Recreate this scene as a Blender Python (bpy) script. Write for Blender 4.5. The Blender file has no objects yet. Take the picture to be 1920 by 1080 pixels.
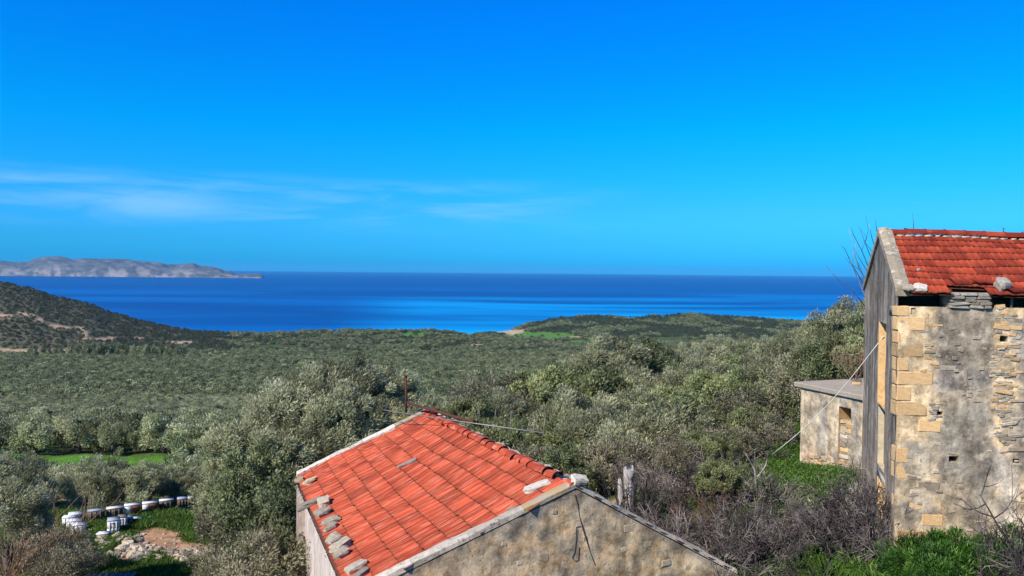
import bpy, bmesh, math, random
import numpy as np
from mathutils import Vector, Matrix, Euler, Quaternion, noise as mnoise
random.seed(7); RNG = np.random.default_rng(7)
S = bpy.context.scene; COL = S.collection
R = math.radians

# ------------------------------------------------------------ camera, light, sky
F = 1450.0                      # focal length in pixels of the 1920 px wide photograph
PITCH, ROLL = math.atan(32.6/F), R(0.516)
fwd = Vector((0, math.cos(PITCH), -math.sin(PITCH)))
r0 = Vector((1, 0, 0)); u0 = Vector((0, math.sin(PITCH), math.cos(PITCH)))
cr = r0*math.cos(ROLL) + u0*math.sin(ROLL); cu = u0*math.cos(ROLL) - r0*math.sin(ROLL)
cam = bpy.data.cameras.new('camera'); camo = bpy.data.objects.new('camera', cam); COL.objects.link(camo)
m3 = Matrix((cr, cu, -fwd)).transposed(); camo.matrix_world = m3.to_4x4()
cam.sensor_width = 36; cam.lens = F/1920*36; cam.clip_start = 0.1; cam.clip_end = 200000
S.camera = camo
S.view_settings.view_transform = 'Standard'; S.view_settings.look = 'None'
S.view_settings.exposure = 0.35; S.view_settings.gamma = 1; S.view_settings.use_curve_mapping = False

SUN_AZ, SUN_EL = R(-134), R(39)       # azimuth clockwise from the view direction
sdir = Vector((math.sin(SUN_AZ)*math.cos(SUN_EL), math.cos(SUN_AZ)*math.cos(SUN_EL), math.sin(SUN_EL)))
sl = bpy.data.lights.new('sun', 'SUN'); sl.energy = 5.0; sl.angle = R(0.53); sl.color = (1, 0.91, 0.77)
so = bpy.data.objects.new('sun', sl); COL.objects.link(so); so.rotation_euler = (-sdir).to_track_quat('-Z', 'Y').to_euler()

w = bpy.data.worlds.new('World'); S.world = w; w.use_nodes = True
nt = w.node_tree; N = nt.nodes; L = nt.links; N.clear()
def nn(t, **k):
    n = N.new(t)
    for a, b in k.items(): setattr(n, a, b)
    return n
sky = nn('ShaderNodeTexSky', sky_type='NISHITA', sun_disc=False, sun_elevation=SUN_EL, sun_rotation=SUN_AZ, altitude=200, air_density=1.0, dust_density=0.6, ozone_density=3.0)
hs = nn('ShaderNodeHueSaturation'); hs.inputs['Saturation'].default_value = 1.45; hs.inputs['Hue'].default_value = 0.497
L.new(sky.outputs[0], hs.inputs['Color'])
mul = nn('ShaderNodeMix', data_type='RGBA', blend_type='MULTIPLY'); mul.inputs[0].default_value = 1
L.new(hs.outputs[0], mul.inputs[6]); tc = nn('ShaderNodeTexCoord'); sep = nn('ShaderNodeSeparateXYZ'); L.new(tc.outputs['Generated'], sep.inputs[0])
ramp = nn('ShaderNodeValToRGB'); L.new(sep.outputs[2], ramp.inputs[0]); L.new(ramp.outputs[0], mul.inputs[7]); re_ = ramp.color_ramp.elements
for i, (p_, c_) in enumerate(((0.0, (0.02, 0.60, 1.9)), (0.035, (0.06, 0.60, 1.5)), (0.075, (0.10, 0.68, 1.4)), (0.175, (0.004, 0.95, 1.42)), (0.32, (0.001, 0.97, 1.72)), (1.0, (0.02, 0.9, 1.5)))):
    e_ = re_[i] if i < 2 else re_.new(p_); e_.position = p_; e_.color = c_+(1,)
mp = nn('ShaderNodeMapping'); mp.inputs['Scale'].default_value = (4, 4, 34); mp.inputs['Rotation'].default_value = (0, R(-2.5), 0); mp.inputs['Location'].default_value = (3.3, 0.4, 1.2)
L.new(tc.outputs['Generated'], mp.inputs[0])
cn = nn('ShaderNodeTexNoise'); cn.inputs['Scale'].default_value = 1.3; cn.inputs['Detail'].default_value = 6; cn.inputs['Roughness'].default_value = 0.52; cn.inputs['Distortion'].default_value = 0.35
L.new(mp.outputs[0], cn.inputs['Vector'])
def mr(src, a, b, c=0, d=1, mode='SMOOTHSTEP'):
    m = nn('ShaderNodeMapRange', interpolation_type=mode)
    for i, v in zip((1, 2, 3, 4), (a, b, c, d)): m.inputs[i].default_value = v
    L.new(src, m.inputs[0]); return m.outputs[0]
def mm(a, b, op='MULTIPLY'):
    m = nn('ShaderNodeMath', operation=op)
    for i, v in enumerate((a, b)):
        if isinstance(v, (int, float)): m.inputs[i].default_value = v
        else: L.new(v, m.inputs[i])
    return m.outputs[0]
cl = mr(cn.outputs[0], 0.38, 0.72)
band = mm(mr(sep.outputs[2], 0.04, 0.075), mr(sep.outputs[2], 0.09, 0.122, 1, 0))
side = mr(sep.outputs[0], -0.12, 0.2, 1, 0.0)
cl = mm(mm(cl, band), side); cl = mm(cl, 0.46)
mixc = nn('ShaderNodeMix', data_type='RGBA'); L.new(cl, mixc.inputs[0]); L.new(mul.outputs[2], mixc.inputs[6]); mixc.inputs[7].default_value = (2.9, 5.5, 7.4, 1)
bg = nn('ShaderNodeBackground'); bg.inputs['Strength'].default_value = 0.105
L.new(mixc.outputs[2], bg.inputs[0]); wo = nn('ShaderNodeOutputWorld'); L.new(bg.outputs[0], wo.inputs[0])

# ------------------------------------------------------------ helpers
def ray(px, py): return fwd + cr*((px-960)/F) - cu*((py-540)/F)
def at(px, py, D):
    d = ray(px, py); return d*(D/d.y)
def atz(px, py, z):
    d = ray(px, py); return d*(z/d.z)
def onp(px, py, P, n):
    d = ray(px, py); return d*(P.dot(n)/d.dot(n))
def proj(X, Y, Z):
    X, Y, Z = np.asarray(X, float), np.asarray(Y, float), np.asarray(Z, float)
    def dt(v): return X*v.x + Y*v.y + Z*v.z
    d = np.maximum(dt(fwd), 1e-3)
    return 960 + F*dt(cr)/d, 540 - F*dt(cu)/d

def _h(ix, iy, iz, s):
    n = (ix.astype(np.int64)*374761393 + iy.astype(np.int64)*668265263 + iz.astype(np.int64)*1274126177 + s*974634777) & 0xffffffff
    n = ((n ^ (n >> 13))*1274126177) & 0xffffffff
    return ((n ^ (n >> 16)) & 0xffff)/65535.0
def vnoise(x, y, z=0.0, s=0):
    x, y, z = np.broadcast_arrays(np.asarray(x, float), np.asarray(y, float), np.asarray(z, float))
    ix, iy, iz = np.floor(x), np.floor(y), np.floor(z); fx, fy, fz = x-ix, y-iy, z-iz
    fx = fx*fx*(3-2*fx); fy = fy*fy*(3-2*fy); fz = fz*fz*(3-2*fz); o = 0
    for a in (0, 1):
        for b in (0, 1):
            for c in (0, 1):
                o = o + _h(ix+a, iy+b, iz+c, s)*(fx if a else 1-fx)*(fy if b else 1-fy)*(fz if c else 1-fz)
    return o
def fbm(x, y, z=0.0, s=0, o=4):
    r = 0; a = 0.5; t = 0
    x, y, z = np.asarray(x, float), np.asarray(y, float), np.asarray(z, float)
    for i in range(o):
        r = r + a*vnoise(x*2**i+i*17.3, y*2**i+i*9.1, z*2**i+i*5.7, s+i); t += a; a *= 0.55
    return r/t
def sst(a, b, x):
    t = np.clip((np.asarray(x, float)-a)/(b-a), 0, 1); return t*t*(3-2*t)

def mesh_np(name, V, Fc, cols=None, tint=None, smooth=False):
    me = bpy.data.meshes.new(name); V = np.asarray(V, np.float32)
    Fc = [Fc] if isinstance(Fc, np.ndarray) else Fc
    me.vertices.add(len(V)); me.vertices.foreach_set('co', V.ravel())
    nl = sum(f.size for f in Fc); npol = sum(len(f) for f in Fc)
    me.loops.add(nl); me.polygons.add(npol)
    me.loops.foreach_set('vertex_index', np.concatenate([f.ravel() for f in Fc]).astype(np.int32))
    tot = np.concatenate([np.full(len(f), f.shape[1]) for f in Fc]).astype(np.int32)
    me.polygons.foreach_set('loop_start', (np.cumsum(tot)-tot).astype(np.int32)); me.polygons.foreach_set('loop_total', tot)
    if smooth: me.polygons.foreach_set('use_smooth', np.ones(npol, bool))
    if cols is not None:
        a = me.color_attributes.new('col', 'FLOAT_COLOR', 'POINT')
        c = np.ones((len(V), 4), np.float32); c[:, :3] = cols; a.data.foreach_set('color', c.ravel())
    if tint is not None:
        a = me.attributes.new('tint', 'FLOAT', 'POINT'); a.data.foreach_set('value', np.asarray(tint, np.float32))
    me.update(); me.validate(); return me
def wl(o):
    v = Vector((0, 0, 0))
    while o is not None: v = v+o.location; o = o.parent
    return v
def link(name, me, mat=None, parent=None, mtx=None, **props):
    o = bpy.data.objects.new(name, me)
    if mat is not None and me is not None and not me.materials: me.materials.append(mat)
    COL.objects.link(o)
    if mtx is not None: o.matrix_basis = mtx
    if parent is not None:
        o.parent = parent
        if mtx is None: o.location = -wl(parent)       # meshes written in world coordinates
        else: o.matrix_basis = Matrix.Translation(-wl(parent)) @ mtx
    for k, v in props.items(): o[k] = v
    return o
def thing(name, loc, label, cat, group=None):
    o = bpy.data.objects.new(name, None); COL.objects.link(o); o.location = loc; o.empty_display_size = 0.2
    o['label'] = label; o['category'] = cat
    if group: o['group'] = group
    return o
def single(name, V, Fc, mat, base, label, cat, group=None, **kw):
    V = np.asarray(V, float) - np.array(base); me = mesh_np(name, V, Fc, **kw)
    p = dict(label=label, category=cat)
    if group: p['group'] = group
    return link(name, me, mat, None, Matrix.Translation(base), **p)

class MB:
    def __init__(s): s.v = []; s.f4 = []; s.f3 = []
    def quad(s, a, b, c, d):
        n = len(s.v); s.v += [tuple(a), tuple(b), tuple(c), tuple(d)]; s.f4.append((n, n+1, n+2, n+3))
    def tri(s, a, b, c):
        n = len(s.v); s.v += [tuple(a), tuple(b), tuple(c)]; s.f3.append((n, n+1, n+2))
    def hexa(s, p):           # 8 corners, bottom 0-3, top 4-7
        n = len(s.v); s.v += [tuple(q) for q in p]
        for f in ((3, 2, 1, 0), (4, 5, 6, 7), (0, 1, 5, 4), (1, 2, 6, 5), (2, 3, 7, 6), (3, 0, 4, 7)): s.f4.append(tuple(n+i for i in f))
    def box(s, c, sz, M=None):
        p = [Vector((x*sz[0]/2, y*sz[1]/2, z*sz[2]/2)) for z in (-1, 1) for x, y in ((-1, -1), (1, -1), (1, 1), (-1, 1))]
        if M is not None: p = [M @ q for q in p]
        s.hexa([q+Vector(c) for q in p])
    def tube(s, pts, rad, n=6):
        pts = [Vector(p) for p in pts]; rad = rad if hasattr(rad, '__len__') else [rad]*len(pts); base = len(s.v)
        for i, p in enumerate(pts):
            d = (pts[min(i+1, len(pts)-1)]-pts[max(i-1, 0)]).normalized()
            a = d.orthogonal().normalized() if i == 0 else (a - d*a.dot(d)).normalized(); b = d.cross(a)
            for k in range(n):
                t = 2*math.pi*k/n; s.v.append(tuple(p+(a*math.cos(t)+b*math.sin(t))*rad[i]))
        for i in range(len(pts)-1):
            for k in range(n):
                s.f4.append((base+i*n+k, base+i*n+(k+1) % n, base+(i+1)*n+(k+1) % n, base+(i+1)*n+k))
        for e in (0, len(pts)-1):
            c = len(s.v); s.v.append(tuple(pts[e]))
            for k in range(n):
                q = (base+e*n+k, base+e*n+(k+1) % n, c); s.f3.append(q if e else q[::-1])
    def mesh(s, name, smooth=False, off=(0, 0, 0)):
        fs = []
        if s.f4: fs.append(np.array(s.f4))
        if s.f3: fs.append(np.array(s.f3))
        return mesh_np(name, np.array(s.v)-np.array(off), fs, smooth=smooth)
    def link(s, name, mat, parent=None, smooth=False, **p):
        return link(name, s.mesh(name, smooth), mat, parent, **p)
    def single(s, name, mat, base, label, cat, group=None, smooth=False):
        p = dict(label=label, category=cat)
        if group: p['group'] = group
        return link(name, s.mesh(name, smooth, base), mat, None, Matrix.Translation(base), **p)

# ------------------------------------------------------------ materials
class MT:
    def __init__(s, name):
        s.m = bpy.data.materials.new(name); s.m.use_nodes = True; s.t = s.m.node_tree; s.N = s.t.nodes; s.L = s.t.links
        s.b = s.N['Principled BSDF']; s.tc = s.N.new('ShaderNodeTexCoord'); s.out = s.N['Material Output']
    def n(s, t, **k):
        n = s.N.new(t)
        for a, b in k.items(): setattr(n, a, b)
        return n
    def setin(s, i, v):
        if isinstance(v, (int, float, tuple)): i.default_value = v
        else: s.L.new(v, i)
    def noise(s, scale, detail=5, rough=0.55, stretch=None, coord='Object', dist=0.0, src=None):
        n = s.n('ShaderNodeTexNoise'); n.inputs['Scale'].default_value = scale; n.inputs['Detail'].default_value = detail
        n.inputs['Roughness'].default_value = rough; n.inputs['Distortion'].default_value = dist
        v = src if src is not None else s.tc.outputs[coord]
        if stretch:
            m = s.n('ShaderNodeMapping'); m.inputs['Scale'].default_value = stretch; s.L.new(v, m.inputs[0]); v = m.outputs[0]
        s.L.new(v, n.inputs['Vector']); return n.outputs[0]
    def mr(s, v, a, b, c=0.0, d=1.0):
        m = s.n('ShaderNodeMapRange', interpolation_type='SMOOTHSTEP')
        for i, x in zip((1, 2, 3, 4), (a, b, c, d)): m.inputs[i].default_value = x
        s.L.new(v, m.inputs[0]); return m.outputs[0]
    def math(s, a, b, op='MULTIPLY'):
        m = s.n('ShaderNodeMath', operation=op); s.setin(m.inputs[0], a); s.setin(m.inputs[1], b); return m.outputs[0]
    def mix(s, f, a, b, mode='MIX'):
        m = s.n('ShaderNodeMix', data_type='RGBA', blend_type=mode); s.setin(m.inputs[0], f)
        s.setin(m.inputs[6], a+(1,) if isinstance(a, tuple) and len(a) == 3 else a); s.setin(m.inputs[7], b+(1,) if isinstance(b, tuple) and len(b) == 3 else b); return m.outputs[2]
    def scale(s, c, f):      # colour times a scalar socket
        m = s.n('ShaderNodeVectorMath', operation='SCALE'); s.L.new(c, m.inputs[0]); s.setin(m.inputs['Scale'], f); return m.outputs[0]
    def attr(s, name, out='Color'):
        a = s.n('ShaderNodeAttribute', attribute_name=name); return a.outputs[out]
    def rnd(s): return s.n('ShaderNodeObjectInfo').outputs['Random']
    def col(s, c): s.setin(s.b.inputs['Base Color'], c+(1,) if isinstance(c, tuple) and len(c) == 3 else c); return s
    def fin(s, rough=0.9, spec=0.2, bump=None, strength=0.5, dist=0.02, metal=0.0):
        s.b.inputs['Roughness'].default_value = rough; s.b.inputs['Specular IOR Level'].default_value = spec; s.b.inputs['Metallic'].default_value = metal
        if bump is not None:
            b = s.n('ShaderNodeBump'); b.inputs['Strength'].default_value = strength; b.inputs['Distance'].default_value = dist
            s.L.new(bump, b.inputs['Height']); s.L.new(b.outputs[0], s.b.inputs['Normal'])
        return s.m

def leaf_mat(name, dark, mid, light, trans=0.3, tipc=None):
    m = MT(name); t = m.attr('tint', 'Fac'); r = m.rnd()
    c = m.mix(m.mr(t, 0.0, 0.55), dark, mid); c = m.mix(m.mr(t, 0.5, 1.0), c, light)
    if tipc: c = m.mix(m.mr(m.noise(0.9, 3), 0.52, 0.7), c, tipc)
    c = m.scale(c, m.mr(r, 0, 1, 0.78, 1.25)); m.col(c)
    m.fin(0.55, 0.35)
    tr = m.n('ShaderNodeBsdfTranslucent'); m.L.new(c, tr.inputs[0]); mx = m.n('ShaderNodeMixShader'); mx.inputs[0].default_value = trans
    m.L.new(m.b.outputs[0], mx.inputs[1]); m.L.new(tr.outputs[0], mx.inputs[2]); m.L.new(mx.outputs[0], m.out.inputs[0]); return m.m
M = {}
M['olive'] = leaf_mat('olive_leaves', (0.10, 0.105, 0.05), (0.31, 0.315, 0.165), (0.62, 0.61, 0.38), .38)
M['olive_far'] = leaf_mat('olive_leaves_far', (0.035, 0.048, 0.02), (0.22, 0.245, 0.11), (0.55, 0.57, 0.31), .34)
M['olive_mid'] = leaf_mat('olive_leaves_orchard', (0.06, 0.07, 0.03), (0.31, 0.33, 0.16), (0.70, 0.70, 0.43), .38)
M['carob'] = leaf_mat('carob_leaves', (0.055, 0.07, 0.028), (0.16, 0.185, 0.075), (0.36, 0.38, 0.19))
M['scrub'] = leaf_mat('yellow_green_leaves', (0.08, 0.094, 0.036), (0.25, 0.275, 0.11), (0.50, 0.51, 0.25), .38)
M['greyleaf'] = leaf_mat('grey_leaves', (0.07, 0.063, 0.034), (0.22, 0.2, 0.12), (0.46, 0.41, 0.26))
M['darkscrub'] = leaf_mat('dark_scrub', (0.03, 0.042, 0.018), (0.07, 0.088, 0.04), (0.15, 0.165, 0.08))
M['grass'] = leaf_mat('grass_blades', (0.025, 0.06, 0.008), (0.07, 0.15, 0.016), (0.17, 0.26, 0.045))
M['fern'] = leaf_mat('fennel_leaves', (0.008, 0.035, 0.004), (0.045, 0.13, 0.012), (0.17, 0.3, 0.045))
m = MT('bark'); m.col(m.mix(m.noise(6, 4, stretch=(1, 1, .3)), (0.05, 0.04, 0.032), (0.19, 0.165, 0.14))); M['bark'] = m.fin(0.95, 0.1, m.noise(14, 4, stretch=(1, 1, .2)), 0.7)
m = MT('bare_twigs'); m.col(m.scale(m.mix(m.mr(m.noise(1.7, 3), .38, .62), (0.05, 0.041, 0.04), m.mix(m.rnd(), (0.22, 0.18, 0.175), (0.38, 0.33, 0.27))), m.mr(m.rnd(), 0, 1, .55, 1.25))); M['twig'] = m.fin(0.9, 0.1)
m = MT('red_twigs'); m.col(m.mix(m.noise(1.5, 3), (0.12, 0.05, 0.035), (0.26, 0.14, 0.09))); M['redtwig'] = m.fin(0.9, 0.1)
m = MT('dry_twigs'); m.col(m.mix(m.noise(1.5, 3), (0.16, 0.085, 0.05), (0.40, 0.26, 0.17))); M['drytwig'] = m.fin(0.9, 0.1)
m = MT('rust'); m.col(m.mix(m.noise(14, 5), (0.05, 0.018, 0.012), (0.13, 0.045, 0.028))); M['rust'] = m.fin(0.85, 0.3, m.noise(40), 0.5, .004)
m = MT('grey_metal'); m.col(m.mix(m.noise(9, 4), (0.2, 0.18, 0.16), (0.36, 0.33, 0.3))); M['metal'] = m.fin(0.5, 0.4, metal=0.5)
m = MT('rope'); m.col((0.62, 0.58, 0.48)); M['rope'] = m.fin(0.9, 0.1)
m = MT('cable'); m.col(m.mix(m.noise(5), (0.05, 0.035, 0.03), (0.12, 0.08, 0.07))); M['cable'] = m.fin(0.8, 0.2)
# wall render: painted region colour (attribute) broken up by stains and grain
def wall_mat(name, tiny=24, mott=0.55, streak=0.25):
    m = MT(name); c = m.attr('col')
    a = m.noise(3.2, 7, .68); b = m.noise(tiny, 4, .7); v = m.noise(5, 4, .6, stretch=(1, 1, .12)); d = m.noise(11, 5, .7)
    c = m.scale(c, m.mr(a, .3, .7, 1-mott, 1+mott)); c = m.scale(c, m.mr(v, .3, .7, 1-streak, 1+streak*.8)); c = m.scale(c, m.mr(b, .25, .75, .82, 1.16))
    c = m.mix(m.mr(d, .58, .68, 0, .6), c, (0.46, 0.39, 0.29)); c = m.mix(m.mr(d, .34, .42, .6, 0), c, (0.10, 0.09, 0.075))
    m.col(c); return m.fin(0.95, 0.12, m.math(m.math(a, .6), m.math(b, .35), 'ADD'), 0.9, 0.03)
M['wall'] = wall_mat('old_plaster')
M['gable'] = wall_mat('streaked_plaster', 26, .3, .45)
m = MT('cream_plaster'); m.col(m.scale(m.mix(m.mr(m.noise(2, 5, .7, stretch=(1, 1, .5)), .3, .7), (0.42, 0.33, 0.27), (0.62, 0.53, 0.46)), m.mr(m.noise(20, 4, stretch=(1, 1, .3)), .3, .7, .85, 1.1))); M['cream'] = m.fin(0.95, 0.1, m.noise(25), .6, .015)
def stone_mat(name, a, b, c, sc=6):
    m = MT(name); k = m.mix(m.mr(m.noise(sc, 6, .65), .3, .7), a, b); k = m.mix(m.mr(m.noise(sc*1.7, 4, .6, dist=.4), .55, .68), k, c)
    k = m.scale(k, m.mr(m.rnd(), 0, 1, .72, 1.2)); m.col(k); return m.fin(0.95, 0.12, m.noise(sc*5, 6, .7), .8, .02)
M['ochre'] = stone_mat('ochre_sandstone', (0.62, 0.37, 0.155), (0.72, 0.47, 0.23), (0.46, 0.3, 0.16), 5)
M['pale'] = stone_mat('pale_rubble', (0.5, 0.4, 0.28), (0.62, 0.52, 0.38), (0.3, 0.24, 0.18), 7)
M['buff'] = stone_mat('buff_stone', (0.36, 0.29, 0.19), (0.5, 0.4, 0.27), (0.26, 0.23, 0.19), 4)
M['lichen'] = stone_mat('lichen_stone', (0.3, 0.255, 0.19), (0.5, 0.44, 0.34), (0.48, 0.29, 0.09), 5)
M['white'] = stone_mat('limewashed_coping', (0.46, 0.39, 0.29), (0.66, 0.59, 0.48), (0.2, 0.165, 0.12), 7)
M['coping'] = stone_mat('tan_coping', (0.27, 0.215, 0.14), (0.38, 0.31, 0.21), (0.56, 0.5, 0.42), 5)
M['orange'] = stone_mat('orange_lichen_coping', (0.42, 0.36, 0.27), (0.5, 0.33, 0.14), (0.5, 0.46, 0.4), 4)
M['slate'] = stone_mat('grey_flat_stone', (0.26, 0.215, 0.16), (0.42, 0.35, 0.26), (0.52, 0.44, 0.32), 6)
m = MT('concrete'); m.col(m.scale(m.mix(m.noise(2.5, 6, .65), (0.27, 0.22, 0.16), (0.5, 0.42, 0.325)), m.mr(m.noise(22, 4), .3, .7, .8, 1.15))); M['concrete'] = m.fin(0.95, .1, m.noise(25, 5), .7, .02)
m = MT('painted_opening_shade'); m.col((0.035, 0.028, 0.02)); M['dark'] = m.fin(1, 0)  # near-black colour stands in for the shade inside openings
m = MT('old_wood'); m.col(m.mix(m.noise(4, 5, stretch=(6, 1, 6)), (0.1, 0.075, 0.055), (0.28, 0.23, 0.18))); M['wood'] = m.fin(0.9, .1)
def tile_mat(name, a, b, c, edge, fade=.75):
    m = MT(name); r = m.math(m.math(m.rnd(), m.attr('rv', 'Fac'), 'ADD'), 1.0, 'MODULO'); loc = m.attr('loc', 'Vector')
    cb = m.n('ShaderNodeVectorMath', operation='ADD'); m.L.new(loc, cb.inputs[0]); sc = m.n('ShaderNodeCombineXYZ'); m.L.new(m.math(r, 91.0), sc.inputs[0]); m.L.new(m.math(r, 37.0), sc.inputs[1]); m.L.new(sc.outputs[0], cb.inputs[1]); lc = cb.outputs[0]
    k = m.mix(m.mr(r, 0, 1), a, b); k = m.mix(m.mr(m.noise(3.0, 5, .65, stretch=(3.2, .25, 1), src=lc), .50, .64, 0, fade), k, c)      # pale washed streaks down the slope
    k = m.mix(m.mr(m.noise(2.2, 5, .7, src=lc), .66, .8, 0, .4), k, edge)
    sp = m.n('ShaderNodeSeparateXYZ'); m.L.new(loc, sp.inputs[0])
    k = m.mix(m.mr(sp.outputs[1], -0.5, -0.43, .8, 0), k, edge)                                               # darker towards the exposed lower lip
    tn = m.noise(1.8, 6, .7, src=m.n('ShaderNodeNewGeometry').outputs['Position']); k = m.scale(k, m.mr(tn, .3, .7, .82, 1.14))
    k = m.scale(k, m.mr(m.math(r, 7.3, 'MULTIPLY'), 0, 7.3, .86, 1.08)); m.col(k); return m.fin(0.85, .2, m.noise(4, 4, src=lc), .25, .01)
M['tile'] = tile_mat('red_clay_tile', (0.34, 0.052, 0.022), (0.45, 0.075, 0.032), (0.60, 0.21, 0.13), (0.13, 0.045, 0.02))
M['tile2'] = tile_mat('dark_red_clay_tile', (0.24, 0.026, 0.012), (0.35, 0.05, 0.02), (0.44, 0.12, 0.06), (0.07, 0.02, 0.01), .5)
m = MT('brown_underlay'); m.col((0.09, 0.035, 0.02)); M['under'] = m.fin(1, 0)
def paint(name, c, c2=None):
    m = MT(name); m.col(m.mix(m.mr(m.noise(9, 5, .7), .5, .75, 0, .5), c, c2 or tuple(x*.6 for x in c))); return m.fin(.7, .3)
M['hwhite'] = paint('white_hive_paint', (0.62, 0.62, 0.6)); M['hdark'] = paint('dark_hive_wood', (0.09, 0.065, 0.05), (0.2, 0.15, 0.11)); M['hbrown'] = paint('brown_hive_wood', (0.3, 0.1, 0.04))
M['hgrey'] = paint('grey_zinc_lid', (0.3, 0.34, 0.4)); M['hyellow'] = paint('yellow_paint', (0.62, 0.5, 0.13)); M['hgreen'] = paint('green_tarp', (0.03, 0.3, 0.13)); M['blue'] = paint('dark_blue_sheet', (0.06, 0.065, 0.1), (0.3, 0.29, 0.29))

# ------------------------------------------------------------ terrain
def y0(px): return 540 - 32.6 + (px-960)*math.tan(ROLL)
NN = [0.5, 4, 8, 12, 16, 20, 24, 28, 32, 38, 45, 60, 95, 120, 200]
NEAR = {-900: [-1.7, -3.5, -6, -8, -9.3, -10, -10.3, -10.5, -10.2, -11.3, -15, -19.6, -24, -27.5, -40],
        400: [-1.7, -3.5, -6, -8, -9.3, -10, -10.3, -10.5, -10.3, -11.3, -15, -19.6, -24, -27.5, -40],
        700: [-1.7, -3.5, -6, -7.5, -8.5, -9, -9.5, -10, -10.5, -11.5, -13, -17, -23.5, -27.5, -41],
        1000: [-1.7, -3.5, -6, -7.2, -7.8, -8, -8.2, -8.5, -9, -10, -11.5, -15, -22, -27, -42],
        1300: [-1.7, -3.5, -6, -6.8, -6.7, -6.5, -6.3, -6.3, -6.5, -7, -8, -10.5, -18, -24, -42],
        1560: [-1.7, -3.3, -5.2, -5.9, -5.8, -5.8, -5.9, -5.7, -5.4, -5.0, -5.0, -7, -13, -20, -42],
        1750: [-1.7, -3, -4.6, -5.2, -5.35, -5.4, -5.3, -5, -4.7, -4.3, -4.2, -5.5, -11, -17, -42],
        3200: [-1.7, -3, -4.5, -5.0, -5.2, -5.2, -5, -4.6, -4.2, -3.6, -3.3, -4.5, -10, -16, -42]}
FN = [400, 700, 1000, 1400, 1600, 1800, 2200, 2400, 2650, 3400]
FAR = {-900: [735, 690, 655, 430, -10, -90, -180, -205, -215, -230],
       0: [735, 690, 658, 529, -60, -150, -205, -210, -215, -230],
       54: [735, 690, 658, 539, -70, -150, -205, -210, -215, -230],
       108: [735, 690, 659, 556, -90, -160, -205, -210, -215, -230],
       163: [735, 690, 659, 570, -105, -160, -205, -210, -215, -230],
       217: [735, 690, 660, 590, -120, -160, -205, -210, -215, -230],
       271: [735, 690, 661, 606, -130, -165, -205, -210, -215, -230],
       325: [735, 690, 662, 617, -135, -165, -205, -210, -215, -230],
       400: [735, 690, 664, 631, -133, -170, -205, -210, -215, -230],
       500: [735, 692, 666, 634, 627, -170, -205, -210, -215, -230],
       700: [735, 692, 668, 636, 621, -175, -205, -210, -215, -230],
       800: [735, 692, 668, 636, 620, -175, -205, -210, -215, -230],
       850: [735, 692, 668, 638, 624, -175, -202, -206, -215, -230],
       900: [735, 692, 668, 645, 636, 632, -183, -197, -206, -230],
       950: [735, 692, 666, 649, 643, 639, 631, 622, -206, -230],
       1000: [735, 692, 664, 651, 646, 642, 622, 606, -206, -230],
       1060: [735, 692, 664, 651, 647, 643, 612, 596, -206, -230],
       1120: [735, 692, 664, 651, 647, 643, 606, 590, -206, -230],
       1190: [735, 692, 664, 651, 647, 643, 610, 597, -206, -230],
       1225: [735, 692, 664, 651, 647, 643, 610, 593, -206, -230],
       1300: [-66, -90, 664, 651, 647, 643, 608, 588, -206, -230],
       1400: [-66, -90, 664, 651, 647, 643, 612, 594, -206, -230],
       1500: [-66, -90, 664, 651, 647, 643, 616, 603, -206, -230],
       1600: [-66, -90, 664, 651, 647, 643, 616, 597, -206, -230],
       3200: [-66, -90, 664, 651, 647, 643, 616, 600, -206, -230]}
TC = sorted(set(NEAR) | set(FAR))
def _col(px):
    ks = sorted(NEAR); near = [np.interp(px, ks, [NEAR[k][i] for k in ks]) for i in range(len(NN))]
    ks = sorted(FAR); far = []
    for i, D in enumerate(FN):
        vals = [(v if v < 0 else -(v-y0(k))/F*D) for k, v in ((k, FAR[k][i]) for k in ks)]
        far.append(np.interp(px, ks, vals))
    return near+far
TD = np.log(np.array(NN+FN)); TT = np.array([(k-960)/F for k in TC]); TZ = np.array([_col(k) for k in TC])
def terrain(x, y, rough=True):
    x = np.asarray(x, float); y = np.maximum(np.asarray(y, float), 0.5); t = x/y; ly = np.log(y)
    t = np.clip(t, TT[0], TT[-1]-1e-6)
    j = np.clip(np.searchsorted(TT, t, side='right')-1, 0, len(TT)-2); f = (t-TT[j])/(TT[j+1]-TT[j]); f = f*f*(3-2*f)*.5+f*.5
    i = np.clip(np.searchsorted(TD, ly, side='right')-1, 0, len(TD)-2); g = np.clip((ly-TD[i])/(TD[i+1]-TD[i]), 0, 1)
    z = (TZ[j, i]*(1-g)+TZ[j, i+1]*g)*(1-f) + (TZ[j+1, i]*(1-g)+TZ[j+1, i+1]*g)*f
    if rough:
        a = np.clip(y*0.01, 0.12, 0.9); z = z + (fbm(x/4, y/4, 0, 3, 4)-.5)*a*1.4
        z = z + (fbm(x/90, y/90, 0, 5, 4)-.5)*np.clip((y-300)/60, 0, 10)
    return z
def gz(x, y): return float(terrain(x, y))

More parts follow.
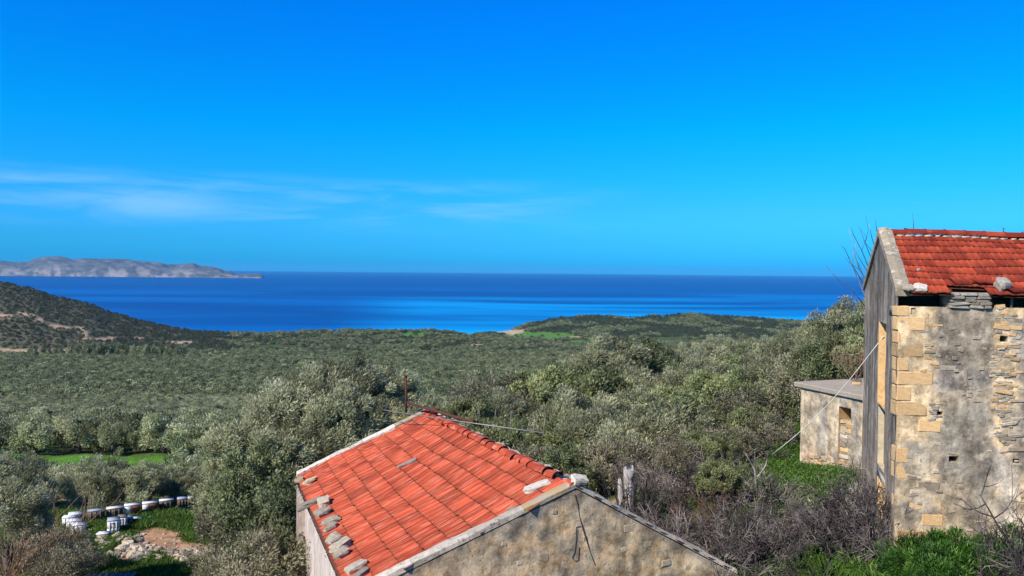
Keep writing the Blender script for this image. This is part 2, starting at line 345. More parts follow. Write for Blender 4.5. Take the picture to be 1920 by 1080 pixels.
def seg_mask(px, py, pts, wd):
    d = np.full(np.shape(px), 1e9)
    for (x1, y1), (x2, y2) in zip(pts[:-1], pts[1:]):
        vx, vy = x2-x1, y2-y1; t = np.clip(((px-x1)*vx+(py-y1)*vy*4)/(vx*vx+vy*vy*4+1e-9), 0, 1)
        d = np.minimum(d, np.hypot(px-x1-vx*t, (py-y1-vy*t)*2.0))
    return 1-sst(wd*.6, wd, d)
def ell(px, py, cx, cy, rx, ry): return 1-sst(.75, 1.1, np.hypot((px-cx)/rx, (py-cy)/ry))
def masks(x, y, z):
    px, py = proj(x, y, z); px = px+(vnoise(x/18, y/18, 0, 8)-.5)*14; py = py+(vnoise(x/25, y/25, 0, 9)-.5)*4
    far = (y > 600)
    tan = far*np.maximum.reduce([seg_mask(px, py, [(-60, 598), (0, 592), (55, 588), (75, 602), (110, 612), (150, 616), (165, 632), (185, 636)], 5), ell(px, py, 185, 636, 35, 3.5),
        ell(px, py, 258, 634, 15, 3), ell(px, py, 90, 660, 130, 6), ell(px, py, -80, 655, 90, 9), ell(px, py, 955, 622, 32, 5), ell(px, py, 1080, 633, 34, 2.6), ell(px, py, 1130, 638, 40, 2), ell(px, py, 890, 647, 30, 3), ell(px, py, 330, 641, 45, 1.4), ell(px, py, 650, 629, 8, 2), ell(px, py, 800, 660, 18, 2)])
    grn = far*np.maximum.reduce([ell(px, py, 782, 628, 34, 5), ell(px, py, 1010, 630, 72, 8), ell(px, py, 1110, 644, 60, 4), ell(px, py, 1175, 597, 14, 1.5)])
    return np.clip(tan, 0, 1), np.clip(grn, 0, 1)

NA, NR = 720, 430
tt = np.linspace(-1.25, 1.45, NA); yy = np.geomspace(0.5, 3300, NR)
Tg, Yg = np.meshgrid(tt, yy, indexing='xy'); Xg = Tg*Yg; Zg = terrain(Xg, Yg)
tan_, grn_ = masks(Xg, Yg, Zg)
px_, py_ = proj(Xg, Yg, Zg)
def c3(*c): return np.array(c)[None, None, :]
n1 = fbm(Xg/6, Yg/6, 0, 11)[..., None]; n2 = fbm(Xg/1.3, Yg/1.3, 0, 12)[..., None]
C = c3(0.075, 0.075, 0.035)*(.7+.6*n1)
C = C*(1-.5*sst(.5, .6, n1)) + c3(0.05, 0.13, 0.015)*(.5*sst(.5, .6, n1))
nearm = 1-sst(60, 75, Yg)[..., None]
C = C*(1-nearm) + nearm*(c3(0.05, 0.085, 0.02)*(.7+.6*n2))
soil = sst(.52, .60, fbm(Xg/1.6, Yg/1.6, 0, 14)-.08*(px_ < 900))[..., None]*nearm
C = C*(1-soil)+soil*c3(0.36, 0.25, 0.16)*(.7+.5*n2)
strip = (sst(74, 78, Yg)*(1-sst(99, 104, Yg)))[..., None]; C = C*(1-strip)+strip*c3(0.10, 0.235, 0.02)*(.5+1.0*n2)
hill = ((px_ < 420) & (Yg > 1020))[..., None]; C = np.where(hill, c3(0.1, 0.092, 0.058)*(.5+.9*n2), C)
dirt = np.maximum(ell(px_, py_, 295, 1012, 60, 26), np.maximum(ell(px_, py_, 350, 1030, 66, 24), ell(px_, py_, 240, 1040, 40, 22)))*(Yg < 40)
dirt = (dirt*sst(.3, .5, fbm(Xg/1.2, Yg/1.2, 0, 21)+.25))[..., None]
C = C*(1-dirt)+dirt*c3(0.42, 0.24, 0.13)*(.75+.45*n2)
C = C*(1-grn_[..., None])+grn_[..., None]*c3(0.09, 0.19, 0.03)*(.7+.6*n2)
C = C*(1-tan_[..., None])+tan_[..., None]*c3(0.42, 0.3, 0.19)*(.7+.6*n2)
idx = np.arange(NA*NR).reshape(NR, NA)
Q = np.stack([idx[:-1, :-1], idx[:-1, 1:], idx[1:, 1:], idx[1:, :-1]], -1).reshape(-1, 4)
m = MT('ground'); c = m.attr('col'); a = m.noise(2.5, 8, .7); c = m.scale(c, m.mr(a, .3, .7, .6, 1.35)); m.col(c); M['ground'] = m.fin(.95, .1, m.math(a, m.noise(.3, 5), 'ADD'), .8, .12)
link('ground', mesh_np('ground', np.stack([Xg, Yg, Zg], -1).reshape(-1, 3), Q, cols=C.reshape(-1, 3), smooth=True), M['ground'], kind='structure')
mb = MB(); mb.quad((-40, -40, -1.72), (40, -40, -1.72), (40, 0.8, -1.72), (-40, .8, -1.72)); mb.link('terrace_ground', M['concrete'], kind='structure')

# sea
SEA = -200.0
m = MT('sea_water'); pos = m.n('ShaderNodeNewGeometry').outputs['Position']
big = m.noise(.0007, 6, .5, stretch=(.4, 1.2, 1), src=pos, dist=.4); sp = m.n('ShaderNodeSeparateXYZ'); m.L.new(pos, sp.inputs[0])
ratio = m.math(sp.outputs[0], sp.outputs[1], 'DIVIDE')
dep = m.math(m.mr(sp.outputs[1], 2600, 8000, 1, 0), m.mr(ratio, -.24, -.10, 0, 1))
shal = m.math(dep, m.mr(big, .38, .60)); mid = m.math(m.mr(sp.outputs[1], 3500, 12000, 1, 0), m.mr(big, .42, .62))
c = m.mix(m.math(mid, .75), (0.0, 0.036, 0.185), (0.0, 0.11, 0.38)); shore = m.math(m.math(m.mr(sp.outputs[1], 2700, 3900, 1, 0), m.mr(ratio, -.25, -.12, 0, 1)), m.mr(big, .3, .6)); shal = m.math(shal, m.math(shore, .8), 'MAXIMUM'); c = m.mix(shal, c, (0.0, 0.34, 0.70)); m.col(c)
M['sea'] = m.fin(.42, .2, m.noise(.02, 6, .6, src=pos), .35, 1.5)
th = np.linspace(0, 2*math.pi, 97)[:-1]; rr = np.geomspace(900, 60000, 14)
V = np.array([[r*math.cos(t), r*math.sin(t), SEA] for r in rr for t in th]); n = len(th)
Fq = np.array([(i*n+k, i*n+(k+1) % n, (i+1)*n+(k+1) % n, (i+1)*n+k) for i in range(13) for k in range(n)])
link('sea', mesh_np('sea', V, Fq), M['sea'], kind='structure')

# island on the horizon
def island():
    D0 = 15600.; sil = [(-700, 500), (-400, 494), (-150, 488), (-40, 492), (0, 489.5), (30, 492), (52, 492), (62, 487), (85, 482), (112, 481), (135, 485), (160, 486), (215, 486.5), (245, 487), (262, 491), (300, 494), (315, 498), (335, 498), (362, 494), (372, 499), (395, 501), (412, 504), (420, 508), (432, 509), (440, 513), (492, 514.5)]
    nx, ny = 520, 60; pxs = np.linspace(-700, 494, nx); ys = np.linspace(0, 1, ny); P, Y = np.meshgrid(pxs, ys)
    cr_ = np.interp(P, [s[0] for s in sil], [s[1] for s in sil]); wl = 500+P*.009+18.0
    Dd = D0 + Y*3200; X = (P-960)/F*Dd*1.0
    H = np.clip((y0v(P)-cr_)/F*(D0+1400)+200, 4, None)*.93
    prof = np.where(Y < .45, sst(0, .45, Y)**.7, 1-sst(.45, 1, Y)*.95)
    fb = fbm(P/38, Y*5, 0, 31, 5); rid = 1-abs(fbm(P/30+Y*4, Y*9, 0, 33, 5)-.5)*4
    Z = H*prof*(.72+.5*fb*1.0*(1-np.exp(-((Y-.45)/.2)**2))+.28*np.exp(-((Y-.45)/.2)**2)) + 48*rid*prof*np.clip(H/200, 0, 1)
    Z = np.where((Y > .04), np.maximum(Z, 12*np.clip(H/60, 0.1, 1)), -4) + SEA
    Z = np.where(Y > .97, SEA-6, Z); Z = np.where((P > 493) | (P < -699), SEA-6, Z)
    n = fbm(P/12, Y*26, 0, 35, 5)[..., None]; low = (1-sst(.05, .3, Y))[..., None]
    c = np.array((0.095, 0.088, 0.09))*(.05+2.0*n)+low*np.array((0.17, 0.13, 0.1))*sst(.4,.6,fbm(P/11, Y*12, 0, 39))[..., None]; v = sst(.52, .62, fbm(P/12, Y*20, 0, 37))[..., None]; c = c*(1-v*.5)+v*.5*np.array((.09, .1, .08))
    I = np.arange(nx*ny).reshape(ny, nx); Fq = np.stack([I[:-1, :-1], I[:-1, 1:], I[1:, 1:], I[1:, :-1]], -1).reshape(-1, 4)
    m = MT('island_rock'); m.col(m.attr('col')); mt = m.fin(.95, .1)
    link('island', mesh_np('island', np.stack([X, Dd, Z], -1).reshape(-1, 3), Fq, cols=c.reshape(-1, 3), smooth=True), mt, kind='structure')
def y0v(P): return 507.4+(P-960)*math.tan(ROLL)
island()

# ------------------------------------------------------------ vegetation meshes
def unit(v): return v/np.maximum(np.linalg.norm(v, axis=-1, keepdims=True), 1e-6)
def crown_mesh(name, seed, ncl, nleaf, ll, lw, flat=.8, rc=.3, wind=.25, up=.5, lump=.5, tall=1.0):
    g = np.random.default_rng(seed); d = unit(g.normal(size=(ncl*2, 3))); d = d[d[:, 2] > -.55][:ncl]; k = len(d)
    rad = (.3+.7*g.random(k)**.35)*(1-lump/2+lump*fbm(d[:, 0]*2.2+seed, d[:, 1]*2.2, d[:, 2]*2.2, seed, 2)*1.15)
    cc = d*rad[:, None]*np.array([1, 1, flat*tall]); ct = g.random(k)
    per = max(1, nleaf//k); c = np.repeat(cc, per, 0); ti = np.repeat(ct, per); n = len(c)
    off = g.normal(size=(n, 3)); off = unit(off)*(g.random((n, 1))**.4)*rc*np.repeat(.6+.8*g.random(k), per)[:, None]
    p = c+off; out = unit(c+off*1.2)
    dr = unit(out*.7+np.array([wind, .05, up])+unit(off)*.5+g.normal(size=(n, 3))*.33)
    nrm = unit(out*.8+g.normal(size=(n, 3))*.45+np.array([0, 0, .25])); dr = unit(dr-nrm*(dr*nrm).sum(1, keepdims=True)*.75); sd = unit(np.cross(dr, nrm))
    l = ll*(.6+.8*g.random((n, 1))); wd = lw*(.6+.8*g.random((n, 1)))
    bend = nrm*l*.12
    a = p; b = p+dr*l*.5+sd*wd*.5+bend; e = p+dr*l; f = p+dr*l*.5-sd*wd*.5+bend
    V = np.stack([a, b, e, f], 1).reshape(-1, 3); Fq = np.arange(n*4).reshape(n, 4)
    hgt = (np.linalg.norm(p/np.array([1, 1, flat*tall]), axis=1))
    t = np.clip(.5*g.random(n)+.5*ti, 0, 1)
    return mesh_np(name, V, Fq, tint=np.repeat(t, 4))
def branch(mb, p, d, ln, rd, depth, g, kids=3, spread=.7, up=.1, n=3, droop=0):
    q = p; dd = d; pts = [p]; rads = [rd]
    for i in range(3):
        dd = (dd+Vector(g.normal(size=3)*.16)+Vector((0, 0, up))).normalized(); q = q+dd*ln/3; pts.append(q); rads.append(rd*(1-.2*(i+1)))
    mb.tube(pts, rads, n)
    if depth > 0:
        for k in range(kids):
            t = .35+.65*(k+g.random())/kids; i = min(int(t*3), 2); s = pts[i].lerp(pts[i+1], t*3-i)
            nd = (dd+Vector(g.normal(size=3))*spread).normalized()
            branch(mb, s, nd, ln*(.5+.35*g.random()), rd*.55, depth-1, g, kids, spread, up, 3)
def trunk_mesh(name, seed):
    g = np.random.default_rng(seed); mb = MB(); p = Vector((0, 0, 0)); pts = [p]; r = [.16]
    for i in range(4): p = p+Vector((g.normal()*.05, g.normal()*.05, .22)); pts.append(p); r.append(.13-.012*i)
    mb.tube(pts, r, 8)
    for k in range(5):
        a = k*1.26+g.random(); d = Vector((math.cos(a)*.6, math.sin(a)*.6, .75)).normalized(); branch(mb, pts[3-k % 2], d, .38, .06, 1, g, 3, .6, .0, 5)
    me = mb.mesh(name); me.materials.append(M['bark']); return me
TRUNKS = [trunk_mesh('trunk', 50+i) for i in range(3)]
def mk(mat, *a, **k):
    me = crown_mesh(*a, **k); me.materials.append(M[mat]); return me
NEARC = {'olive': [mk('olive', 'crown', 100+i, 85, 24000, .085, .022, rc=.2, wind=.3, up=.6, lump=1.0) for i in range(4)],
         'carob': [mk('carob', 'crown', 120+i, 75, 15000, .075, .038, rc=.21, wind=.1, up=.4, lump=.9) for i in range(2)],
         'scrub': [mk('scrub', 'crown', 130+i, 75, 15000, .1, .036, rc=.2, wind=.15, up=.6, lump=1.0) for i in range(3)],
         'greyleaf': [mk('greyleaf', 'crown', 140+i, 90, 10000, .085, .026, rc=.23, wind=.1, up=.5, lump=.7) for i in range(2)]}
MIDC = {'olive': [mk('olive_mid', 'crown', 200+i, 42, 7000, .12, .042, rc=.26, wind=.25, lump=.9) for i in range(5)]}
FARO = []
for i in range(4): FARO.append(mk('olive_far', 'crown', 300+i, 20, 900, .26, .13, rc=.34, lump=.9, up=.3))
FARS = [mk('darkscrub', 'crown', 320+i, 14, 400, .3, .2, rc=.4, lump=.8, up=.3) for i in range(3)]

GR_COUNT = [0]
def tree(x, y, h, Rr, kind, label, cat='olive tree', name='olive_tree', group=None, pool=None, g=random, flat=None, dz=None):
    z = gz(x, y)-.1 if dz is None else dz
    t = thing(name, (x, y, z), label, cat, group)
    tr = link('trunk', random.choice(TRUNKS), None, t, Matrix.Translation((x, y, z)) @ Matrix.Rotation(g.uniform(0, 6.28), 4, 'Z') @ Matrix.Diagonal((Rr*.9, Rr*.9, h*.72, 1)))
    me = random.choice((pool or NEARC)[kind])
    cw = link('crown', me, None, t, Matrix.Translation((x, y, z+h)) @ Matrix.Rotation(g.uniform(0, 6.28) if pool else g.uniform(-.7, .7), 4, 'Z') @ Matrix.Diagonal((Rr*g.uniform(.9, 1.15), Rr*g.uniform(.9, 1.15), (flat or 1)*Rr*g.uniform(.9, 1.15), 1)))
    return t
def treep(px, py, D, Rr, kind, label, **k):       # crown centre seen at px, py when D metres away
    p = at(px, py, D); z = gz(p.x, p.y)-.1; h = max(.5, p.z-z); return tree(p.x, p.y, h, Rr, kind, label, **k)

# geometry-nodes scatter: ONE object made of what nobody could count
def scatter(name, P, rot, sc, variants, label, ids=None, cat=None):
    hid = bpy.data.collections.new(name+'_source'); 
    for i, me in enumerate(variants):
        o = bpy.data.objects.new(f'{name}_source_{i}', me); hid.objects.link(o)
    me = bpy.data.meshes.new(name); me.vertices.add(len(P)); me.vertices.foreach_set('co', np.asarray(P, np.float32).ravel())
    for nm, ty, key, val in (('rot', 'FLOAT_VECTOR', 'vector', rot), ('scl', 'FLOAT_VECTOR', 'vector', sc)):
        a = me.attributes.new(nm, ty, 'POINT'); a.data.foreach_set(key, np.asarray(val, np.float32).ravel())
    a = me.attributes.new('vid', 'INT', 'POINT'); a.data.foreach_set('value', (ids if ids is not None else RNG.integers(0, len(variants), len(P))).astype(np.int32))
    o = link(name, me, None, kind='stuff', label=label)
    if cat: o['category'] = cat
    gt = bpy.data.node_groups.new(name, 'GeometryNodeTree'); gt.interface.new_socket('Geometry', in_out='INPUT', socket_type='NodeSocketGeometry'); gt.interface.new_socket('Geometry', in_out='OUTPUT', socket_type='NodeSocketGeometry')
    n = gt.nodes; l = gt.links; gi = n.new('NodeGroupInput'); go = n.new('NodeGroupOutput'); ip = n.new('GeometryNodeInstanceOnPoints'); ci = n.new('GeometryNodeCollectionInfo')
    ci.inputs['Collection'].default_value = hid; ci.inputs['Separate Children'].default_value = True; ci.inputs['Reset Children'].default_value = True
    ip.inputs['Pick Instance'].default_value = True; l.new(gi.outputs[0], ip.inputs['Points']); l.new(ci.outputs[0], ip.inputs['Instance'])
    for nm, ty, sk in (('rot', 'FLOAT_VECTOR', 'Rotation'), ('scl', 'FLOAT_VECTOR', 'Scale'), ('vid', 'INT', 'Instance Index')):
        a = n.new('GeometryNodeInputNamedAttribute'); a.data_type = ty; a.inputs[0].default_value = nm; l.new(a.outputs[0], ip.inputs[sk])
    l.new(ip.outputs[0], go.inputs[0]); md = o.modifiers.new('scatter', 'NODES'); md.node_group = gt; return o

# ------------------------------------------------------------ stones
jit = jit0 = lambda a: random.uniform(-a, a)
def rock_mesh(name, seed, boxy=.5):
    g = np.random.default_rng(seed); bm = bmesh.new(); bmesh.ops.create_cube(bm, size=1)
    bmesh.ops.bevel(bm, geom=bm.edges[:], offset=.16*(1-boxy)+.03, segments=1, affect='EDGES')
    for v in bm.verts: v.co += Vector(g.normal(size=3))*.04*(1.3-boxy)
    me = bpy.data.meshes.new(name); bm.to_mesh(me); bm.free(); return me
RK = {}
def boulder_mesh(name, seed):
    g = np.random.default_rng(seed); bm = bmesh.new(); bmesh.ops.create_cube(bm, size=1); bmesh.ops.subdivide_edges(bm, edges=bm.edges[:], cuts=2, use_grid_fill=True)
    for v in bm.verts:
        d = v.co.normalized(); q = v.co*.55+d*.62*.45; n = fbm(d.x*1.7+seed, d.y*1.7, d.z*1.7, seed, 3)-.5; v.co = q*(1+.9*float(n))+Vector(g.normal(size=3))*.022
    me = bpy.data.meshes.new(name); bm.to_mesh(me); bm.free(); return me
BK = {}
def boulders(mat):
    if mat not in BK:
        BK[mat] = [boulder_mesh('stone', 70+i+9*len(BK)) for i in range(4)]
        for me in BK[mat]: me.materials.append(M[mat])
    return BK[mat]
def rocks(mat, n=4, boxy=.4, nm='stone'):
    if mat not in RK:
        RK[mat] = [rock_mesh(nm, len(RK)*31+i, .85 if mat in ('ochre', 'buff') else boxy) for i in range(n)]
        for me in RK[mat]: me.materials.append(M[mat])
    return RK[mat]
def frame(x, y, z, o):
    m = Matrix((x, y, z)).transposed().to_4x4(); m.translation = o; return m
def stone_on(parent, mat, P, ux, uz, w_, d_, h_, name='stone', rz=0, boxy=.6):
    n = ux.cross(uz).normalized()
    m = frame(ux.normalized(), -n if n.dot(Vector((0, 1, 0))) < 0 else n, uz.normalized(), P)
    mt = m @ Matrix.Rotation(rz, 4, 'Y') @ Matrix.Diagonal((w_, d_, h_, 1))
    return link(name, random.choice(rocks(mat)), None, parent, mt)

# ------------------------------------------------------------ walls with real openings
def wall(name, parent, P0, ux, W, zb, top, holes, colf, mat, depth=.45, step=.07, amp=.02, ze=None, seed=0, noback=False):
    """P0 foot corner, ux along the wall; the outside lies on the side of n = ux x z turned outwards by the caller through ux."""
    n = ux.cross(Vector((0, 0, 1))).normalized()
    ztop = max(top(0), top(W), top(W/2)); ze = ze if ze is not None else min(top(0), top(W))
    gs = set(np.round(np.linspace(0, W, max(2, int(W/step))), 4)); gzv = set(np.round(np.linspace(zb, ze, max(2, int((ze-zb)/step))), 4))
    for a, b, c, d, dp in holes: gs |= {round(a, 4), round(b, 4)}; gzv |= {round(c, 4), round(d, 4)}
    gs = np.array(sorted(gs)); gl = np.array(sorted(gzv)); nu = max(1, int((ztop-ze)/step)) if ztop > ze+.01 else 0
    Sg, Lg = np.meshgrid(gs, gl, indexing='ij'); Zs = [Lg]
    tp = np.array([top(s) for s in gs])
    if nu: Zs.append(ze+(tp[:, None]-ze)*np.linspace(0, 1, nu+1)[None, 1:])
    else: pass
    Z = np.concatenate(Zs, 1); Sx = np.repeat(gs[:, None], Z.shape[1], 1)
    X = P0.x+ux.x*Sx; Y = P0.y+ux.y*Sx
    dd = (fbm(Sx*2.2, Z*2.2, seed, 40+seed, 5)-.5)*amp*2
    edge = np.zeros_like(Sx)
    for a, b, c, d, dp in holes: edge = np.maximum(edge, ((Sx >= a-1e-4) & (Sx <= b+1e-4) & (Z >= c-1e-4) & (Z <= d+1e-4))*1.)
    dd = dd*(1-edge)
    X = X+n.x*dd; Y = Y+n.y*dd
    V = np.stack([X, Y, Z], -1); C = colf(Sx, Z)
    I = np.arange(Sx.size).reshape(Sx.shape); q = np.stack([I[:-1, :-1], I[1:, :-1], I[1:, 1:], I[:-1, 1:]], -1).reshape(-1, 4)
    cs = ((Sx[:-1, :-1]+Sx[1:, 1:])/2).ravel(); cz = ((Z[:-1, :-1]+Z[1:, 1:])/2).ravel(); keep = np.ones(len(q), bool)
    for a, b, c, d, dp in holes: keep &= ~((cs > a) & (cs < b) & (cz > c) & (cz < d))
    o = link(name, mesh_np(name, V.reshape(-1, 3), q[keep], cols=C.reshape(-1, 3), smooth=True), mat, parent)
    return o
def reveal(name, parent, P0, ux, hole, mat, back=True, backmat=None):
    a, b, c, d, dp = hole; n = ux.cross(Vector((0, 0, 1))).normalized()
    def p(s, z, k): q = P0+ux*s-n*k; return Vector((q.x, q.y, z))
    mb = MB(); mb.quad(p(a, c, 0), p(a, d, 0), p(a, d, dp), p(a, c, dp)); mb.quad(p(b, c, dp), p(b, d, dp), p(b, d, 0), p(b, c, 0))
    mb.quad(p(a, d, 0), p(b, d, 0), p(b, d, dp), p(a, d, dp)); mb.quad(p(a, c, dp), p(b, c, dp), p(b, c, 0), p(a, c, 0))
    mb.link(name, mat, parent)
    if back:
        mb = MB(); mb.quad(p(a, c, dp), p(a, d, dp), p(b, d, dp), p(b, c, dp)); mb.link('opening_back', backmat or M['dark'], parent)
def P3(p, z): return Vector((p.x, p.y, z))
def arr(c): return np.array(c)
def lay(base, *ls):
    for c, m_ in ls: base = base*(1-m_[..., None])+arr(c)*m_[..., None]
    return base

# tile: profile across x, sloping along y (low end y=-.5), local size 1 x 1, heights real after z scale 1
def tile_mesh(name, mat, hh=.028, st=.026, skew=0.0):
    xs = [-.52, -.40, -.27, -.13, 0, .13, .27, .40, .52]; zz = [hh, hh*.25, 0, hh*.7, hh, hh*.7, 0, hh*.25, hh*1.1]; mb = MB()
    for i in range(8):
        a0, a1 = xs[i], xs[i+1]; h0, h1 = zz[i], zz[i+1]; k = len(mb.v)
        mb.v += [(a0, -.5, h0+st), (a1, -.5, h1+st), (a1, .6, h1), (a0, .6, h0), (a0, -.5, h0+st-.014), (a1, -.5, h1+st-.014)]
        mb.f4 += [(k, k+1, k+2, k+3), (k+4, k+5, k+1, k)]
    me = mb.mesh(name); tile_attr(me)
    for v in me.vertices: v.co.x -= skew*v.co.y
    me.materials.append(mat); return me
def tile_attr(me, co=None, rv=None):
    n = len(me.vertices)
    if co is None: co = np.empty(n*3, np.float32); me.vertices.foreach_get('co', co)
    a = me.attributes.new('loc', 'FLOAT_VECTOR', 'POINT'); a.data.foreach_set('vector', np.asarray(co, np.float32).ravel())
    a = me.attributes.new('rv', 'FLOAT', 'POINT'); a.data.foreach_set('value', np.zeros(n, np.float32) if rv is None else rv)
def ridge_mesh(name, mat, L=.42, r=.12):
    mb = MB(); n = 8
    for r1, r2, y1, y2 in ((r*1.12, r*1.12, -.5, -.42), (r*1.0, r*.92, -.42, .55)):
        for k in range(n):
            a, b = math.pi*k/n, math.pi*(k+1)/n
            mb.quad((r1*math.cos(a), y1, r1*math.sin(a)), (r2*math.cos(a), y2, r2*math.sin(a)), (r2*math.cos(b), y2, r2*math.sin(b)), (r1*math.cos(b), y1, r1*math.sin(b)))
    me = mb.mesh(name); tile_attr(me); me.materials.append(mat); return me
TILE1, TILE2 = tile_mesh('roof_tile', M['tile'], .019, .024, .58), tile_mesh('roof_tile', M['tile2'], .012, .015)
RIDGE1, RIDGE2 = ridge_mesh('ridge_tile', M['tile'], r=.125), ridge_mesh('ridge_tile', M['tile2'], r=.11)
def lay_tiles(parent, surf, nu, nv, me, limit, keepf=lambda i, j: True, vis=lambda i, j: 0, lift=.0, mat=None, skew=0.0):
    """surf(u, v) -> point; u along the ridge, v from eave (0) to ridge (1)"""
    L_ = []
    for j in range(nv):
        for i in range(-12 if skew else 0, nu):
            if not keepf(i, j): continue
            u, v = (i+.5)/nu, (j+.45)/nv
            if skew:
                u += skew*(1-v)
                if not .008 < u < .992: continue
            p = surf(u, v); du = surf(min(u+.5/nu, 1), v)-surf(max(u-.5/nu, 0), v); dv = surf(u, min(v+.5/nv, 1))-surf(u, v-.5/nv)
            x = du.normalized(); n = x.cross(dv).normalized()
            if n.z < 0: x = -x; n = -n
            y = dv.normalized(); g = random.gauss
            w_, l_ = (surf(.5+.5/nu, v)-surf(.5-.5/nu, v)).length, dv.length*(1/nv)/((min(v+.5/nv, 1)-(v-.5/nv)))
            m = frame(x, y, n, p+n*lift) @ Matrix.Translation((g(0, .002), g(0, .006), 0)) @ Matrix.Rotation(g(0, .012), 4, 'Z') @ Matrix.Rotation(g(0, .008), 4, 'Y') @ Matrix.Diagonal((w_, l_, 1, 1))
            L_.append((vis(i, j), random.random(), m))
    L_.sort(key=lambda t: t[:2])
    for _, _, m in L_[:limit]: link('roof_tile', me, None, parent, m)
    rest = L_[limit:]
    if rest:
        mb = MB(); bv = np.array([v.co[:] for v in me.vertices]); bf = np.array([p.vertices[:] for p in me.polygons]); VV = []; FF = []
        for k, (_, _, m) in enumerate(rest):
            A = np.array(m); VV.append(bv @ A[:3, :3].T + A[:3, 3]); FF.append(bf+len(bv)*k)
        me2 = mesh_np('roof_tiles', np.concatenate(VV), np.concatenate(FF)); nv_ = len(bv); tile_attr(me2, np.tile(bv, (len(rest), 1)), np.repeat(RNG.random(len(rest)), nv_).astype(np.float32))
        link('roof_tiles', me2, mat, parent, kind='stuff')

# ============================================================ the hut in front
hA, hB = atz(1080, 914, -4.0), atz(797, 775, -4.0)         # ridge, near and far end
hF, hE = atz(658, 1122, -5.5), atz(556, 893, -5.5)         # left eave, near and far end
gdir = (hA-hF); gdir.z = 0; gdir.normalize()                # along the near gable, to the right
hG = onp(1400, 1085, hA, Vector((gdir.y, -gdir.x, 0)))       # point on the right rake
rp = (hA.z-hG.z)/((hG-hA).xy.length); WR = 3.6
hG = hA+gdir*WR; hG.z = hA.z-rp*WR
hGf = hG+(hB-hA); HB = -8.9
hut = thing('stone_hut', P3((hA+hB)/2, HB), 'small derelict plastered hut with an orange red tiled roof in the foreground', 'hut')
def hsurf(u, v):
    a = hF.lerp(hE, u); b = hA.lerp(hB, u); p = a.lerp(b, v)
    s = math.sin(math.pi*v)*math.sin(math.pi*u); p.z += -.07*s + .03*math.sin(u*7+v*3)*math.sin(v*6) + .01*math.sin(u*17+v*9)
    return p
def underlay(parent, surf, dz=-.02, name='roof', n=12, skip=None):
    mb = MB()
    for i in range(n):
        for j in range(n):
            if skip and skip((i+.5)/n, (j+.5)/n): continue
            q = [surf(a/n, b/n)+Vector((0, 0, dz)) for a, b in ((i, j), (i+1, j), (i+1, j+1), (i, j+1))]; mb.quad(*q)
    mb.link(name, M['under'], parent)
underlay(hut, hsurf)
lay_tiles(hut, hsurf, 42, 9, TILE1, 300, vis=lambda i, j: i, lift=.012, mat=M['tile'], skew=.13)
def hsurf2(u, v): p = hG.lerp(hGf, u).lerp(hA.lerp(hB, u), v); return p
underlay(hut, hsurf2); lay_tiles(hut, hsurf2, 42, 10, TILE1, 0, lift=.012, mat=M['tile'])
nr = 24; rd = (hB-hA)/nr
for i in range(nr):
    p = hA+rd*(i+.5)+Vector((random.gauss(0, .01), 0, .012+random.gauss(0, .008))); y = rd.normalized(); x = y.cross(Vector((0, 0, 1))).normalized()
    if i in (1,): continue
    link('ridge_tile', RIDGE1, None, hut, frame(x, y, x.cross(y), p) @ Matrix.Rotation(random.gauss(0, .05), 4, 'Z') @ Matrix.Rotation(random.gauss(0, .05), 4, 'X') @ Matrix.Diagonal((1.15, rd.length, .85, 1)))
# mortar and broken stone along the far side of the ridge
gx = gdir
for i in range(64):
    t = random.random()**.8; s = random.uniform(.14, .34); p = hA.lerp(hB, t)+gx*s+Vector((0, 0, -s*rp+.075))
    link('mortar_lump', random.choice(rocks(random.choice(['lichen', 'white', 'white', 'orange']))), None, hut, Matrix.Translation(p) @ Euler((random.gauss(0, .3), random.gauss(0, .3), random.uniform(0, 6))).to_matrix().to_4x4() @ Matrix.Diagonal((random.uniform(.14, .34), random.uniform(.1, .2), random.uniform(.06, .13), 1)))
# rake copings
def coping(parent, a, b, wdir, w_, th, n, mat, lift=.0, jit=.016):
    for i in range(n):
        t0, t1 = i/n, (i+1)/n-.002; p, q = a.lerp(b, t0), a.lerp(b, t1); up = Vector((0, 0, 1)); k = MB(); cs = []
        sg = 12
        def ring(t):
            c = a.lerp(b, t); q = (b-a).length*t; cnt = [0]
            def j(s=jit): cnt[0] += 1; return (float(fbm(q*2.3, cnt[0]*7.7+a.x, 0, 44, 3))-.5)*s*4
            e = w_*(1+j(min(.1, jit*4)))
            return [c+up*(lift-th+j(.004)), c+wdir*e+up*(lift-th+j(.004)), c+wdir*(e+j())+up*(lift+j()), c+wdir*e*.5+up*(lift+.02+j()), c+up*(lift+j())+wdir*j()]
        rs = [ring(t0+(t1-t0)*x/sg) for x in range(sg+1)]
        for x in range(sg):
            for y in range(5): k.quad(rs[x][y], rs[x+1][y], rs[x+1][(y+1) % 5], rs[x][(y+1) % 5])
        for r_, o in ((rs[0], 1), (rs[-1], -1)):
            for y in (1, 2, 3): k.tri(*( (r_[0], r_[y+1], r_[y]) if o == 1 else (r_[0], r_[y], r_[y+1])))
        k.link('coping_stone', mat[i % len(mat)] if isinstance(mat, list) else mat, parent)
nout = Vector((gdir.y, -gdir.x, 0))                        # out of the near gable, to the camera
if nout.y > 0: nout = -nout
coping(hut, hA+nout*.012, hF+nout*.012, -nout, .24, .09, 4, [M['white'], M['white'], M['white'], M['orange']][::-1], .085)
coping(hut, hA+nout*.012, hG+nout*.012, -nout, .15, .08, 4, [M['white'], M['white'], M['lichen'], M['white']], .075)
fdir = (hE-hB).normalized(); fout = Vector((fdir.y, -fdir.x, 0)).normalized(); fout = fout if fout.y > 0 else -fout
